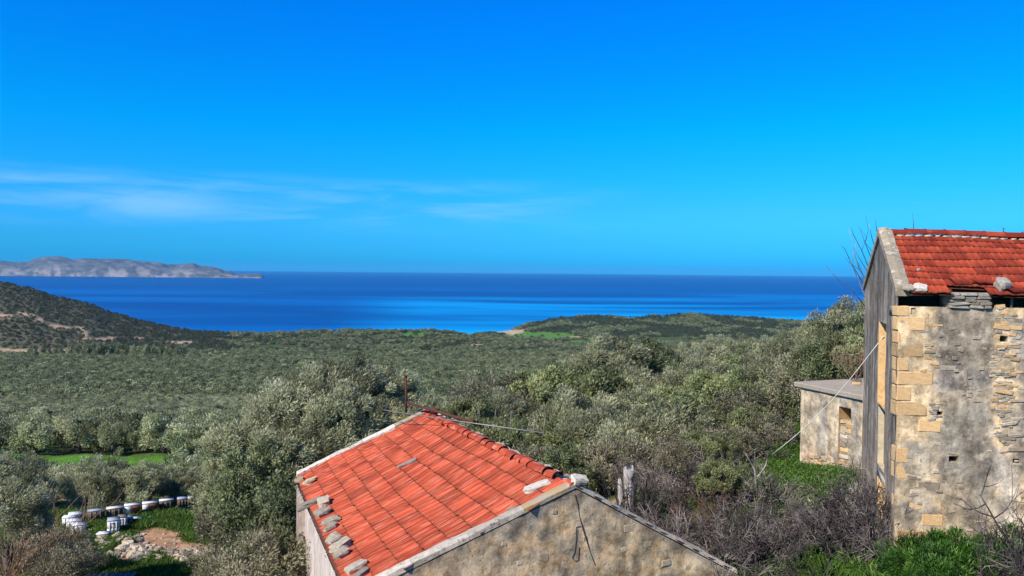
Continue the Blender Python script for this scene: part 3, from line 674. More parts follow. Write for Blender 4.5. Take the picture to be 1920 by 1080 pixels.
coping(hut, hB-fout*.12, hE-fout*.12, fout, .3, .12, 4, [M['orange'], M['white'], M['white'], M['white']], .08)
coping(hut, hB-fout*.12, hGf-fout*.12, fout, .36, .18, 5, M['lichen'], .10)
# walls
def rough_w(Sx, Z, s): return fbm(Sx*1.1, Z*1.1, 0, s, 5)
def hut_col(Sx, Z):
    a = fbm(Sx*1.3, Z*1.3, 0, 61, 5); b = fbm(Sx*5.2, Z*5.2, 0, 62, 4); c = fbm(Sx*7, Z*7, 0, 63, 3); w_ = arr((0.5, 0.385, 0.245))*(.75+.5*a[..., None])
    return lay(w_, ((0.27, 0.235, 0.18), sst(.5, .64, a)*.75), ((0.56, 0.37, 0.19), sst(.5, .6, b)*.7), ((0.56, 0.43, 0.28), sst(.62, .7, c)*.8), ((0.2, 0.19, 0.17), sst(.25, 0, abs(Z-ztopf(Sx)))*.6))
Wl = (hA-hF).xy.length; Wt = Wl+WR
def ztopf(s): s = np.asarray(s, float); return np.where(s < Wl, hF.z+(hA.z-hF.z)*s/Wl, hA.z-rp*(s-Wl))
gside = gdir if gdir.cross(Vector((0, 0, 1))).dot(nout) > 0 else -gdir
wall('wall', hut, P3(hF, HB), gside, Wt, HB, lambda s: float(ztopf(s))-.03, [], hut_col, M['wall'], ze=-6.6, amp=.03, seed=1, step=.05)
le = (hE-hF); le.z = 0; llen = le.length; le.normalize(); nl = Vector((-le.y, le.x, 0)); nl = nl if nl.x < 0 else -nl
P0 = P3(hE, HB)+le*0+(-nl)*.22; mb = MB()
d_ = -nl*.22
mb.quad(P3(hF+d_, HB), P3(hE+d_, HB), P3(hE+d_, hE.z-.05), P3(hF+d_, hF.z-.05)); mb.link('wall', M['cream'], hut)
for (a, b) in ((hE, hB), (hB, hGf)): mb = MB(); mb.quad(P3(a, HB), P3(b, HB), b-Vector((0, 0, .03)), a-Vector((0, 0, .03))); mb.link('wall', M['cream'], hut)
mb = MB(); mb.quad(P3(hG, HB), P3(hGf, HB), hGf-Vector((0, 0, .03)), hG-Vector((0, 0, .03))); mb.link('wall', M['cream'], hut)
# stones in the exposed patches of the gable plaster
for (px, py, s) in ((1078, 996, .16), (1113, 1048, .11), (1040, 960, .1), (1008, 1005, .12), (946, 1020, .11), (1180, 990, .2), (1060, 1060, .18), (1020, 1045, .2), (1215, 1020, .16), (898, 1050, .14), (1130, 965, .1), (1150, 1060, .2), (1250, 1055, .2), (975, 1055, .12), (1100, 1010, .12), (1170, 1030, .14), (1290, 1065, .14)):
    P = onp(px, py, P3(hA, 0), nout); stone_on(hut, random.choice(['buff', 'buff', 'pale']), P-nout*.044, gdir, Vector((0, 0, 1)), s*random.uniform(.9, 1.3), .1, s*.7, rz=random.gauss(0, .2))
# broken eave: dark battens and short wires under the left eave
mb = MB(); 
mb.hexa([q+Vector((0, 0, dz)) for dz in (-.16, -.03) for q in (hF+nl*.02, hE+nl*.02, hE-nl*.2, hF-nl*.2)]); mb.link('eave_board', M['rust'], hut)

mb = MB()
for i in range(26):      # bent ends of white wire along the eave
    q = hF.lerp(hE, random.random())-nl*random.uniform(.0, .1)+Vector((0, 0, -.1)); mb.tube([q, q+nl*.1+Vector((jit0(.03), jit0(.03), -.03)), q+nl*.13+Vector((jit0(.06), jit0(.06), -.1))], .007, 4)
mb.link('wire_ends', M['rope'], hut, kind='stuff')
# loose stones on the hut roof
def loose(px, py, w_, h_, d_, mat, label, surfz=None, rz=0, D=None, tilt=0, name='stone'):
    if D is None:
        d = ray(px, py); best = None
        nrm = (hE-hF).cross(hA-hF).normalized(); k = hF.dot(nrm)/d.dot(nrm); P = d*k; n = nrm if nrm.z > 0 else -nrm
        P = P+n*h_*.42+Vector((0, 0, .02))
    else: P = at(px, py, D); n = Vector((0, 0, 1))
    x = (hB-hA).normalized(); y = n.cross(x); me2 = random.choice(boulders(mat))
    o = link(name, me2, None, None, frame(x, y, n, P) @ Matrix.Rotation(rz, 4, 'Z') @ Matrix.Rotation(tilt, 4, 'Y') @ Matrix.Diagonal((w_*1.15, d_*1.1, h_*1.0, 1)), label=label, category='stone', group='loose stones lying on the hut roof')
    return o
for i, a in enumerate([(562, 905, .26, .1, .2, 'orange', 'yellow lichened stone at the far corner of the hut eave'), (580, 908, .3, .12, .26, 'orange', 'ochre stone beside the yellow one at the far end of the hut eave'),
          (583, 948, .22, .1, .5, 'slate', 'long pale grey stone jutting over the left eave of the hut'), (609, 947, .26, .13, .24, 'lichen', 'squarish stone inside the long jutting one on the hut eave'),
          (607, 966, .24, .12, .28, 'lichen', 'second stone of the line weighing down the hut eave tiles'), (622, 982, .24, .12, .36, 'lichen', 'broad flat stone in the middle of the line on the hut eave'), (622, 994, .2, .12, .28, 'lichen', 'small dark edged stone just below the broad flat one'),
          (628, 1015, .24, .12, .26, 'lichen', 'rounded stone above the wedge shaped ones near the hut eave'), (642, 1030, .24, .14, .34, 'lichen', 'wedge shaped stone pointing up the tiles near the hut eave'), (643, 1045, .2, .12, .24, 'slate', 'lowest stone of the line along the hut eave'),
          (671, 1070, .2, .12, .34, 'lichen', 'pale stone at the bottom of the picture on the hut roof'), (678, 1083, .16, .1, .3, 'slate', 'whitish stone cut by the bottom edge of the picture'),
          (765, 874, .16, .09, .42, 'slate', 'long dark stone lying alone in the middle of the hut roof'), (797, 862, .08, .03, .32, 'lichen', 'thin pale sliver of stone just above the long dark one'),
          (1009, 918, .18, .1, .44, 'white', 'big white grey stone near the near end of the hut ridge'), (826, 812, .14, .07, .22, 'white', 'white mortar lump just below the ridge of the hut'), (838, 806, .12, .06, .2, 'white', 'smaller white lump touching the ridge tiles'),
          (822, 800, .06, .03, .4, 'lichen', 'thin grey sliver below the antenna arm on the hut tiles'), (667, 881, .07, .03, .1, 'slate', 'tiny grey pebble high on the left of the hut roof'), (957, 957, .08, .04, .14, 'orange', 'orange brick fragment against the near coping of the hut')]):
    loose(*a, rz=random.gauss(0.1, .2), tilt=random.gauss(0, .1))
P = at(1098, 912, hA.y); 
link('stone', boulders('white')[0], None, None, Matrix.Translation(hA+nout*-.05+gdir*.1+Vector((0, 0, .12))) @ Euler((.1, .1, .4)).to_matrix().to_4x4() @ Matrix.Diagonal((.3, .22, .14, 1)), label='white plastered stone crowning the near peak of the hut gable', category='stone')

# rusty post and arm, television antenna
mb = MB(); pb, pt = at(761, 774, 21.7), at(761, 707, 21.7); mb.tube([pb, pb.lerp(pt, .5)+Vector((.01, 0, 0)), pt], .035, 6); mb.tube([pt, pt+Vector((-.02, 0, .05))], .05, 6)
post = thing('antenna_post', pb, 'rusty iron post standing at the far peak of the hut', 'post'); mb.link('post', M['rust'], post)
mb = MB(); a0, a1 = at(764, 755, 21.6), at(889, 792, 19.0); mb.tube([a0, a0.lerp(a1, .5), a1], .04, 6); mb.tube([at(812, 768, 20.6), at(820, 772, 20.5)], .09, 6); mb.tube([at(880, 788, 19.1), a1], .07, 6); mb.link('arm', M['rust'], post)
ant = thing('antenna', at(880, 792, 18.95), 'long grey television antenna with hanging rods above the hut ridge', 'antenna')
b0, b1 = at(721, 769, 20.9), at(1021, 812, 17.6); mb = MB(); mb.tube([b0, b0.lerp(b1, .5)-Vector((0, 0, .01)), b1], .013, 6); mb.link('boom', M['metal'], ant)
for (x1, y1, x2, y2) in ((898, 762, 899, 800), (929, 766, 927, 812), (959, 772, 954, 824), (996, 776, 980, 840), (1003, 780, 997, 843), (1023, 776, 1014, 850), (979, 802, 983, 838)):
    t = (x1-721)/300; D = 20.9+(17.6-20.9)*min(max(t, 0), 1); mb = MB(); mb.tube([at(x1, y1, D), at(x2, y2, D)], .0055, 4); mb.link('rod', M['metal'], ant)
mb = MB(); mb.box(at(1005, 811, 17.8), (.1, .06, .06)); mb.link('clamp', M['rust'], ant)
# cable down the gable
def gp(px, py, o=.012): return onp(px, py, P3(hA, 0), nout)+nout*o
mb = MB(); mb.tube([gp(*p) for p in ((1076, 926), (1083, 948), (1086, 968), (1092, 990), (1100, 1015), (1108, 1040), (1116, 1060))], [.009, .009, .01, .014, .014, .01, .008], 5)
mb.single('cable', M['cable'], gp(1116, 1060), 'dark cable hanging down the near gable of the hut', 'cable')
mb = MB(); mb.tube([gp(*p) for p in ((1088, 986), (1080, 988), (1080, 1010), (1077, 1035), (1072, 1046), (1078, 1052), (1084, 1050), (1085, 1025))], .006, 5)
mb.single('wire', M['cable'], gp(1077, 1052), 'thin bent wire looped beside the dark cable on the hut gable', 'wire')

# ============================================================ the tall ruined house on the right
cC = at(1685, 556, 14.3); ZE = cC.z; CB = -5.9
cl_ = Vector((math.sin(R(96.0)), math.cos(R(96.0)), 0)); cg = Vector((math.sin(R(18.0)), math.cos(R(18.0)), 0)); GW = 5.0; LW = 10.0
cP = cC+cg*GW; cM = cC+cg*GW/2
apz = at(1659, 434, cM.y).z
house = thing('ruined_house', P3(cC+cl_*3+cg*2.5, CB), 'tall abandoned two storey stone house with a dark red tiled roof', 'house')
nf = cl_.cross(Vector((0, 0, 1))).normalized(); nf = nf if nf.y < 0 else -nf
ng = Vector((cg.y, -cg.x, 0)); ng = ng if ng.x < 0 else -ng
def fs(px, py):
    P = onp(px, py, cC, nf); return (P-cC).dot(cl_), P.z
def hole(x1, y1, x2, y2, dp):
    (a, b), (c, d) = fs(x1, y1), fs(x2, y2); return (a, c, d, b, dp)
holesF = [hole(1755, 771, 1768, 779, .5), hole(1779, 855, 1797, 867, .5), hole(1899, 860, 1912, 869, .5), hole(1875, 630, 1889, 641, .5), hole(1808, 1009, 1815, 1016, .15), hole(1708, 577, 1716, 588, .1)]
wtop = fs(1735, 575)[1]; ftop = fs(1735, 553)[1]
s1, s2 = fs(1779, 560)[0], fs(1858, 560)[0]
def front_col(Sx, Z):
    P = cC; X = cC.x+cl_.x*Sx; Y = cC.y+cl_.y*Sx; px, py = proj(X, Y, Z)
    px = px+(fbm(Sx*3, Z*3, 0, 71, 4)-.5)*46; py2 = py+(fbm(Sx*3, Z*3, 0, 72, 4)-.5)*40
    a = fbm(Sx*2, Z*2, 0, 73, 5); b = fbm(Sx*6, Z*6, 0, 74, 4); st = fbm(Sx*4, Z*.5, 0, 75, 4)
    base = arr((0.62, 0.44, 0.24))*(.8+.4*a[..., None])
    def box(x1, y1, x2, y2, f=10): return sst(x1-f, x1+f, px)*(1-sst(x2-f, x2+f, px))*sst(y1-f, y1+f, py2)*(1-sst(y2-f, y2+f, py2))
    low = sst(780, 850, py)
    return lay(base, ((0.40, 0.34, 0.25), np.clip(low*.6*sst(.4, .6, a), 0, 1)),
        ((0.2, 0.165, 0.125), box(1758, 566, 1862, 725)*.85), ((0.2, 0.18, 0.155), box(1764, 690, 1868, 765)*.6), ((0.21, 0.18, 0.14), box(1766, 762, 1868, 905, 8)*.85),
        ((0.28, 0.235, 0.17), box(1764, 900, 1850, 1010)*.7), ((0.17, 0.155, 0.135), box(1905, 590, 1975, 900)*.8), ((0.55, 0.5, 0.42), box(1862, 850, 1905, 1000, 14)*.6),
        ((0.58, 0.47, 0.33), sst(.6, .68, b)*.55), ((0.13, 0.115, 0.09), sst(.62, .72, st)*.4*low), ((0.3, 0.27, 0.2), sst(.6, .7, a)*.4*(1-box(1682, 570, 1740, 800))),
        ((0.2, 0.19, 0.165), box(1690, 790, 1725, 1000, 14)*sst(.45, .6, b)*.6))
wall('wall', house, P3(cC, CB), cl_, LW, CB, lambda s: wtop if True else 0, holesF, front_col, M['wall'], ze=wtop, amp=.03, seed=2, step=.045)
for h in holesF: reveal('opening_reveal', house, P3(cC, 0), cl_, h, M['buff'], backmat=M['dark'])
# thickness of the wall head behind the open eave, then dark loft
def bx(parent, name, mat, P, ux, uy, s0, s1, d0, d1, z0, z1, amp=0):
    mb = MB(); c = []
    for z in (z0, z1):
        for s, d in ((s0, d0), (s1, d0), (s1, d1), (s0, d1)):
            q = P+ux*s+uy*d; c.append(Vector((q.x, q.y, z)))
    mb.hexa(c); return mb.link(name, mat, parent)
bx(house, 'wall_head', M['buff'], cC, cl_, -nf, 0.02, LW-.02, .03, .5, wtop-.2, wtop-.012)
# stub of dry stone filling the eave between the two open gaps
for r_ in range(5):
    s = s1; 
    while s < s2-.04:
        w_ = min(random.uniform(.12, .4), s2-s); hh = (ftop+.07-wtop)/5
        P = cC+cl_*(s+w_/2)-nf*(.05+random.gauss(0, .014)-.02*(r_ == 3)); P.z = wtop+hh*(r_+.5)-.02
        stone_on(house, random.choice(['slate', 'slate', 'lichen']), P, cl_, Vector((0, 0, 1)), w_*1.0, .22, hh*1.02, rz=random.gauss(0, .04)); s += w_
bx(house, 'masonry_stub', M['slate'], cC, cl_, -nf, s1, s2, .1, .42, wtop, ftop+.02)
bx(house, 'eave_batten', M['wood'], cC, cl_, -nf, fs(1897, 560)[0], fs(1901, 560)[0], .02, .06, wtop-.02, ftop)
# roof
ov = .12
def csurf(u, v):
    s = .16+u*(LW-.16); e = cC+cl_*s+nf*ov; e.z = ftop+.015-.02*s*.35; r_ = cM+cl_*s; r_.z = apz-.07-.022*s
    p = e.lerp(r_, v); p.z += .012*math.sin(s*2.1+v*5)+.012*math.sin(v*9+s); return p
underlay(house, csurf, -.03, n=90, skip=lambda u, v: v < .1 and s1 < .16+u*(LW-.16) < s2)
def csurf_back(u, v):
    s = .16+u*(LW-.16); e = cP+cl_*s-nf*ov; e.z = ftop-.02; r_ = cM+cl_*s; r_.z = apz-.07-.022*s; return e.lerp(r_, v)
underlay(house, csurf_back, -.03)
NU = 44
c1, c2, c3_, c4 = (s1-.16)/(LW-.16)*NU, (s2-.16)/(LW-.16)*NU, (fs(1902, 560)[0]-.16)/(LW-.16)*NU, NU
lay_tiles(house, csurf, NU, 9, TILE2, 190, keepf=lambda i, j: not (j == 0 and c1-.5 < i < c2-.5), vis=lambda i, j: i, lift=.012, mat=M['tile2'])
lay_tiles(house, csurf_back, NU, 9, TILE2, 0, lift=.012, mat=M['tile2'])
nr = 25
for i in range(nr):
    s = .1+(i+.5)*.397; p = csurf((s-.16)/(LW-.16) if s > .16 else 0, 1)+Vector((0, 0, .03+random.gauss(0, .004)))
    link('ridge_tile', RIDGE2, None, house, frame(cl_.cross(Vector((0, 0, 1))), cl_, Vector((0, 0, 1)), p) @ Matrix.Rotation(random.gauss(0, .01), 4, 'X') @ Matrix.Diagonal((1, .397, 1, 1)))
mb = MB()
for i in range(50):      # mortar bedding under the ridge tiles
    s = .2+i*.19; p = csurf((s-.16)/(LW-.16), .965)+Vector((0, 0, .03)); mb.box(p, (random.uniform(.08, .19), .07, random.uniform(.03, .05)))
mb.link('mortar_bed', M['pale'], house, kind='stuff')
# slipped, broken tiles above the stub
for px, py, a, b in ((1800, 533, .15, .3), (1822, 530, -.1, .24), (1838, 533, .25, -.25), (1850, 531, -.3, .2), (1903, 549, .3, .1)):
    P = onp(px, py, csurf(.1, .2), (csurf(.3, 0)-csurf(0, 0)).cross(csurf(0, 1)-csurf(0, 0)).normalized()); x = cl_; y = (csurf(0, 1)-csurf(0, 0)).normalized(); z = x.cross(y).normalized()
    link('broken_tile', TILE2, None, house, frame(x, y, z, P+z*.06) @ Matrix.Rotation(a, 4, 'Z') @ Matrix.Rotation(b*.35, 4, 'X') @ Matrix.Rotation(a*.5, 4, 'Y') @ Matrix.Diagonal((.3, .26, 1, 1)))
# copings of the gable
ap = P3(cM, apz); ce = P3(cC, ftop+.0)
coping(house, ap+ng*.05, ce+ng*.05-Vector((0, 0, -.05)), cl_, .27, .15, 3, [M['coping']], .07, .008)
coping(house, ap+ng*.05, P3(cP, ftop+.05)+ng*.05, cl_, .27, .15, 3, [M['coping']], .07, .008)
# quoins and other stones left bare by the plaster
def quoin(x1, y1, x2, y2, mat='ochre', pr=.0, nm='quoin_stone'):
    (a, zt), (b, zb) = fs(x1, y1), fs(x2, y2); P = cC+cl_*((a+b)/2)-nf*(.14-.009-pr); P.z = (zt+zb)/2
    stone_on(house, mat, P, cl_, Vector((0, 0, 1)), (b-a)*1.0, .28, (zt-zb)*1.0, name=nm)
def z5(x1, y1, x2, y2): return 1620+x1/4.153, 560+y1/4.153, 1620+x2/4.153, 560+y2/4.153
def z6(x1, y1, x2, y2): return 1620+x1/3.857, 800+y1/3.857, 1620+x2/3.857, 800+y2/3.857
for q in ((262, 58, 350, 135), (262, 140, 480, 248), (262, 255, 355, 348), (262, 352, 470, 455), (262, 460, 350, 562), (258, 568, 540, 675), (256, 680, 365, 795), (252, 800, 495, 915), (425, 938, 600, 1040)): quoin(*z5(*q))
for q in ((236, 150, 320, 262), (236, 510, 420, 600), (415, 630, 570, 720), (238, 745, 450, 880), (390, 395, 550, 470), (236, 270, 330, 380), (600, 185, 712, 205)): quoin(*z6(*q), mat='ochre' if q[0] in (236, 238, 415) else 'buff', pr=-.004)
for q in ((750, 730, 930, 815), (600, 520, 720, 560), (780, 540, 800, 690), (500, 815, 660, 832)): quoin(*z5(*q), mat='buff', pr=-.008, nm='stone')
def strip(x1, y1, x2, y2, mats, hr=(.03, .075), wr=(.06, .24)):
    (a0, zt), (a1, zb) = fs(x1, y1), fs(x2, y2); z = zb
    while z < zt:
        h_ = random.uniform(*hr); s = a0+random.gauss(0, .05)
        while s < a1+random.gauss(0, .04):
            w_ = random.uniform(*wr)*(1.3 if h_ > .05 else 1)
            if random.random() < .93:
                P = cC+cl_*(s+w_/2)-nf*(.055-.012+random.gauss(0, .012)); P.z = z+h_/2
                if not any(h[0]-.02 < s+w_/2 < h[1]+.02 and h[2] < P.z < h[3] for h in holesF): stone_on(house, random.choice(mats), P, cl_, Vector((0, 0, 1)), w_, .12, h_*random.uniform(.75, 1.15), rz=random.gauss(0, .12))
            s += w_
        z += h_*.95
def rub(x1, y1, x2, y2, n, mats, wr=(.06, .2), hr=(.025, .07), nm='stone'):
    for i in range(n):
        px, py = random.uniform(x1, x2), y1+(y2-y1)*(i+random.random())/n; a, z = fs(px, py); w_, h_ = random.uniform(*wr), random.uniform(*hr)
        P = cC+cl_*a-nf*(.044-.006+random.gauss(0, .005)); P.z = z; stone_on(house, random.choice(mats), P, cl_, Vector((0, 0, 1)), w_, .1, h_, name=nm, rz=random.gauss(0, .1))
strip(1864, 588, 1894, 770, ['pale', 'pale', 'ochre', 'ochre', 'buff']); strip(1872, 770, 1894, 850, ['pale', 'pale', 'buff']); rub(1740, 758, 1760, 790, 8, ['pale', 'slate'], (.08, .2)); rub(1790, 730, 1850, 755, 6, ['slate', 'pale'])
rub(1730, 598, 1765, 700, 14, ['pale', 'ochre', 'buff']); rub(1860, 800, 1895, 850, 8, ['pale']); rub(1700, 1000, 1800, 1040, 12, ['pale', 'ochre']); rub(1770, 590, 1850, 740, 16, ['slate', 'buff'], (.05, .14)); rub(1760, 900, 1840, 1000, 12, ['buff', 'pale'], (.05, .14)); rub(1868, 572, 1895, 600, 6, ['ochre', 'pale'])
rub(1700, 820, 1760, 950, 16, ['buff', 'pale'], (.08, .22), (.03, .09)); rub(1655+30, 1040, 1720, 1075, 10, ['pale', 'buff'])
rub(1905, 600, 1960, 1000, 18, ['pale', 'buff'])
# gable side
def gsx(px, py):
    P = onp(px, py, cC, ng); return (P-cC).dot(cg), P.z
gux = -cg if (-cg).cross(Vector((0, 0, 1))).dot(ng) > 0 else cg
Gorg = cP if gux.dot(cg) < 0 else cC
def gh(x1, y1, x2, y2, dp):
    (a, zt), (b, zb) = gsx(x1, y1), gsx(x2, y2)
    if gux.dot(cg) < 0: a, b = GW-a, GW-b
    zt = gsx((x1+x2)/2, y1)[1]; zb = gsx((x1+x2)/2, y2)[1]
    return (min(a, b), max(a, b), min(zt, zb), max(zt, zb), dp)
holesG = [gh(1648, 604, 1659, 762, .5), gh(1647, 766, 1658, 880, .12), gh(1645, 900, 1657, 1045, .5)]
def gable_col(Sx, Z):
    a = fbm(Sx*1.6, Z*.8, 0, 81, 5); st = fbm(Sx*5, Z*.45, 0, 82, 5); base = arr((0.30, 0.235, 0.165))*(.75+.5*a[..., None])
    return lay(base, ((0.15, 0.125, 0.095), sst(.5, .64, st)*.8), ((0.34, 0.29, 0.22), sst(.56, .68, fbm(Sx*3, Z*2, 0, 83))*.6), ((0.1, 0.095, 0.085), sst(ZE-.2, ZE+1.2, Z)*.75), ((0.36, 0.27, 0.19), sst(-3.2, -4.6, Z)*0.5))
def gtop(s): return ftop+(apz-ftop)*(1-abs(s-GW/2)/(GW/2))
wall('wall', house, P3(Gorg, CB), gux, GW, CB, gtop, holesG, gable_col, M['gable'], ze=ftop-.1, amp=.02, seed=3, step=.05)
m = MT('grey_panel'); m.col(m.mix(m.noise(4, 5, .7, stretch=(1, 1, .3)), (0.12, 0.1, 0.07), (0.26, 0.215, 0.15))); M['panel'] = m.fin(.95, .1)
reveal('window_reveal', house, P3(Gorg, 0), gux, holesG[0], M['ochre']); reveal('panel_recess', house, P3(Gorg, 0), gux, holesG[1], M['buff'], backmat=M['panel']); reveal('door_reveal', house, P3(Gorg, 0), gux, holesG[2], M['ochre'])
a, b, c, d, dp = holesG[2]
mb = MB(); q0 = P3(Gorg, 0)+gux*a; q1 = P3(Gorg, 0)+gux*b; mb.hexa([Vector((p.x, p.y, z))+ng*o for z in (d, d+.16) for p, o in ((q0, .01), (q1, .01), (q1, -.3), (q0, -.3))]); mb.link('lintel', M['white'], house)
# remaining walls close the house
far2 = cP+cl_*LW; near2 = cC+cl_*LW
for a, b in ((cP, far2), (near2, far2)):
    mb = MB(); mb.quad(P3(a, CB), P3(b, CB), P3(b, ftop-.05), P3(a, ftop-.05)); mb.link('wall', M['cream'], house)
mb = MB(); mb.tri(P3(near2, ftop-.05), P3(far2, ftop-.05), P3(cM+cl_*LW, apz-.35)); mb.link('wall', M['cream'], house)
# stones and weeds on the house roof
def on_roof(px, py, w_, d_, h_, mat, label, name='stone'):
    n_ = cl_.cross(csurf(.1, 1)-csurf(.1, 0)).normalized(); n_ = n_ if n_.z > 0 else -n_; P = onp(px, py, csurf(.1, 0), n_)+n_*(h_*.4+.03)
    link(name, random.choice(boulders(mat)), None, None, frame(cl_, n_.cross(cl_), n_, P) @ Matrix.Rotation(random.gauss(0, .15), 4, 'Z') @ Matrix.Diagonal((w_, d_, h_, 1)), label=label, category='stone', group='stones lying on the red roof of the tall house')
on_roof(1702, 545, .19, .2, .07, 'slate', 'dark grey flat stone in the corner of the tall house roof below the coping')
on_roof(1724, 546, .22, .2, .09, 'white', 'pale oblong stone on the eave tiles of the tall house')
on_roof(1878, 542, .2, .22, .17, 'white', 'big pinkish white stone on the broken eave tiles of the tall house')
on_roof(1721, 510, .05, .04, .04, 'white', 'tiny white pebble halfway up the tall house roof')
def twigthing(name, pts, rad, mat, label, cat, group=None):
    mb = MB()
    for p in pts: mb.tube(p, [rad*(1-.7*i/(len(p)-1)) for i in range(len(p))], 4)
    mb.single(name, mat, pts[0][0], label, cat, group)
twigthing('dry_weed', [[at(1713, 440, 17), at(1713, 418, 17), at(1711, 400, 17)]], .009, M['twig'], 'single dry stalk rising behind the house ridge near its left end', 'plant')
twigthing('dry_weed', [[at(1882, 437, 16.4), at(1881, 428, 16.4), at(1875, 424, 16.4)], [at(1881, 430, 16.4), at(1885, 427, 16.4)], [at(1870, 437, 16.4), at(1866, 434, 16.4)]], .012, M['twig'], 'small curled dry weed on the house ridge towards the right edge', 'plant')

# ------------------------------------------------------------ low outbuilding
sL, sR0 = at(1489, 716, 24.0), at(1626, 744, 21.3)
sd_ = (sR0-sL); sd_.z = 0; sd_.normalize(); sz = sL.z; sR = sL+sd_*6.0; sn = Vector((sd_.y, -sd_.x, 0)); sn = sn if sn.x < 0 else -sn
oL = sL-sn*.12+sd_*.18; OB = -6.6; shed = thing('outbuilding', P3(oL-sn*1.5+sd_*2, OB), 'low plastered outbuilding with a flat concrete slab roof beside the tall house', 'outbuilding')
zs0, zs1 = sL.z, at(1626, 744, sR0.y).z
slope_ = (zs1-zs0)/((sR0-sL).xy.length)
def st_(s): return zs0+slope_*s
def osx(px, py): P = onp(px, py, oL, sn); return (P-oL).dot(sd_), P.z
ux_ = sd_ if sd_.cross(Vector((0, 0, 1))).dot(sn) > 0 else -sd_
def oh(x1, y1, x2, y2, dp):
    a, b = osx(x1, y1)[0], osx(x2, y1)[0]; zt = osx((x1+x2)/2, y1)[1]; zb = osx((x1+x2)/2, y2)[1]; return (a, b, zb, zt, dp)
HS = oh(1573, 764, 1596, 868, .5)
org = oL
if ux_.dot(sd_) < 0: org = oL+sd_*5.6; HS = (5.6-HS[1], 5.6-HS[0], HS[2], HS[3], HS[4])
def shed_col(Sx, Z):
    s = Sx if ux_.dot(sd_) > 0 else 5.6-Sx
    a = fbm(s*1.4, Z*1.4, 0, 91, 5); st = fbm(s*5, Z*.7, 0, 92, 5); low = sst(-5.05, -5.75, Z+(a-.5)*.8)
    return lay(arr((0.42, 0.33, 0.215))*(.8+.4*a[..., None]), ((0.27, 0.24, 0.205), sst(.42, .6, st)*.8*sst(.1, .7, s)), ((0.44, 0.30, 0.19), low*.85), ((0.5, 0.4, 0.27), (1-sst(.1, .35, s))*.8))
wall('wall', shed, P3(org, OB), ux_, 5.6, OB, lambda s: st_(s if ux_.dot(sd_) > 0 else 5.6-s)-.1, [HS], shed_col, M['wall'], amp=.03, seed=4, step=.06, ze=min(zs0, st_(5.6))-.14)
reveal('window_reveal', shed, P3(org, 0), ux_, HS, M['ochre'])
ha, hb = (HS[0], HS[1]); zr = HS[2]
while zr < HS[3]-.42:
    hh = random.uniform(.07, .15); s = ha
    while s < hb-.03:
        w_ = min(random.uniform(.15, .34), hb-s); P = P3(org, 0)+ux_*(s+w_/2)-sn*(.2+random.gauss(0, .02)); P.z = zr+hh/2
        stone_on(shed, random.choice(['pale', 'ochre', 'slate', 'buff']), P, sd_, Vector((0, 0, 1)), w_*1.03, .3, hh*1.03, rz=random.gauss(0, .08)); s += w_
    zr += hh*.95
for i in range(90):      # stones bared at the foot of the wall
    s = random.uniform(.02, 4.2); f = random.random(); z = -5.95+f*(.55 if random.random() < .8 else .8); P = oL+sd_*s-sn*(.03+random.gauss(0, .01)); P.z = z
    stone_on(shed, random.choice(['pale', 'pale', 'buff', 'ochre']), P, sd_, Vector((0, 0, 1)), random.uniform(.1, .26), .14, random.uniform(.05, .12), rz=random.gauss(0, .12))
mb = MB(); DPT = 3.4; sA = sL-sd_*.02
def sp(s, d, z): q = sL+sd_*s-sn*d; return Vector((q.x, q.y, st_(s)+z))
mb = MB(); ns = 26
for i in range(ns):
    a, b = -.02+i*6/ns, -.02+(i+1)*6/ns; f = lambda t: .03*(float(fbm(t*1.7, 3.1, 0, 5))-.5)
    fa, fb2 = f(i), f(i+1)
    mb.quad(sp(a, fa+.02, -.13), sp(b, fb2+.02, -.13), sp(b, fb2, -.02), sp(a, fa, -.02)); mb.quad(sp(a, fa, -.02), sp(b, fb2, -.02), sp(b, .05, 0), sp(a, .05, 0)); mb.quad(sp(a, .05, 0), sp(b, .05, 0), sp(b, DPT, 0), sp(a, DPT, 0)); mb.quad(sp(a, .02, -.13), sp(a, DPT, -.13), sp(b, DPT, -.13), sp(b, .02, -.13))
mb.quad(sp(-.02, .02, -.13), sp(-.02, .02, -.02), sp(-.02, DPT, 0), sp(-.02, DPT, -.13))
mb.link('roof_slab', M['concrete'], shed)
for (a, b) in ((P3(oL, OB), P3(oL-sn*3.1, OB)), (P3(oL-sn*3.1, OB), P3(oL-sn*3.1+sd_*5.6, OB)), (P3(oL+sd_*5.6, OB), P3(oL-sn*3.1+sd_*5.6, OB))):
    mb = MB(); sa, sb = (a-sL).dot(sd_), (b-sL).dot(sd_); mb.quad(a, b, P3(b, st_(sb)-.12), P3(a, st_(sa)-.12)); mb.link('wall', M['cream'], shed)
link('brick', rocks('ochre')[0], None, None, Matrix.Translation(sp(1.1, 1.4, .05)) @ Matrix.Diagonal((.2, .12, .07, 1)), label='small orange brick left on the outbuilding slab roof', category='brick')

# rope from the tall house down to the scrub
r0_, r1_ = at(1657, 630, 16.6), at(1448, 852, 19.0); pts = [r0_.lerp(r1_, t/10)-Vector((0, 0, .22*math.sin(math.pi*t/10))) for t in range(11)]
mb = MB(); mb.tube(pts, .009, 5); mb.single('rope', M['rope'], r1_, 'pale rope stretched from the tall house window down across the outbuilding', 'rope')

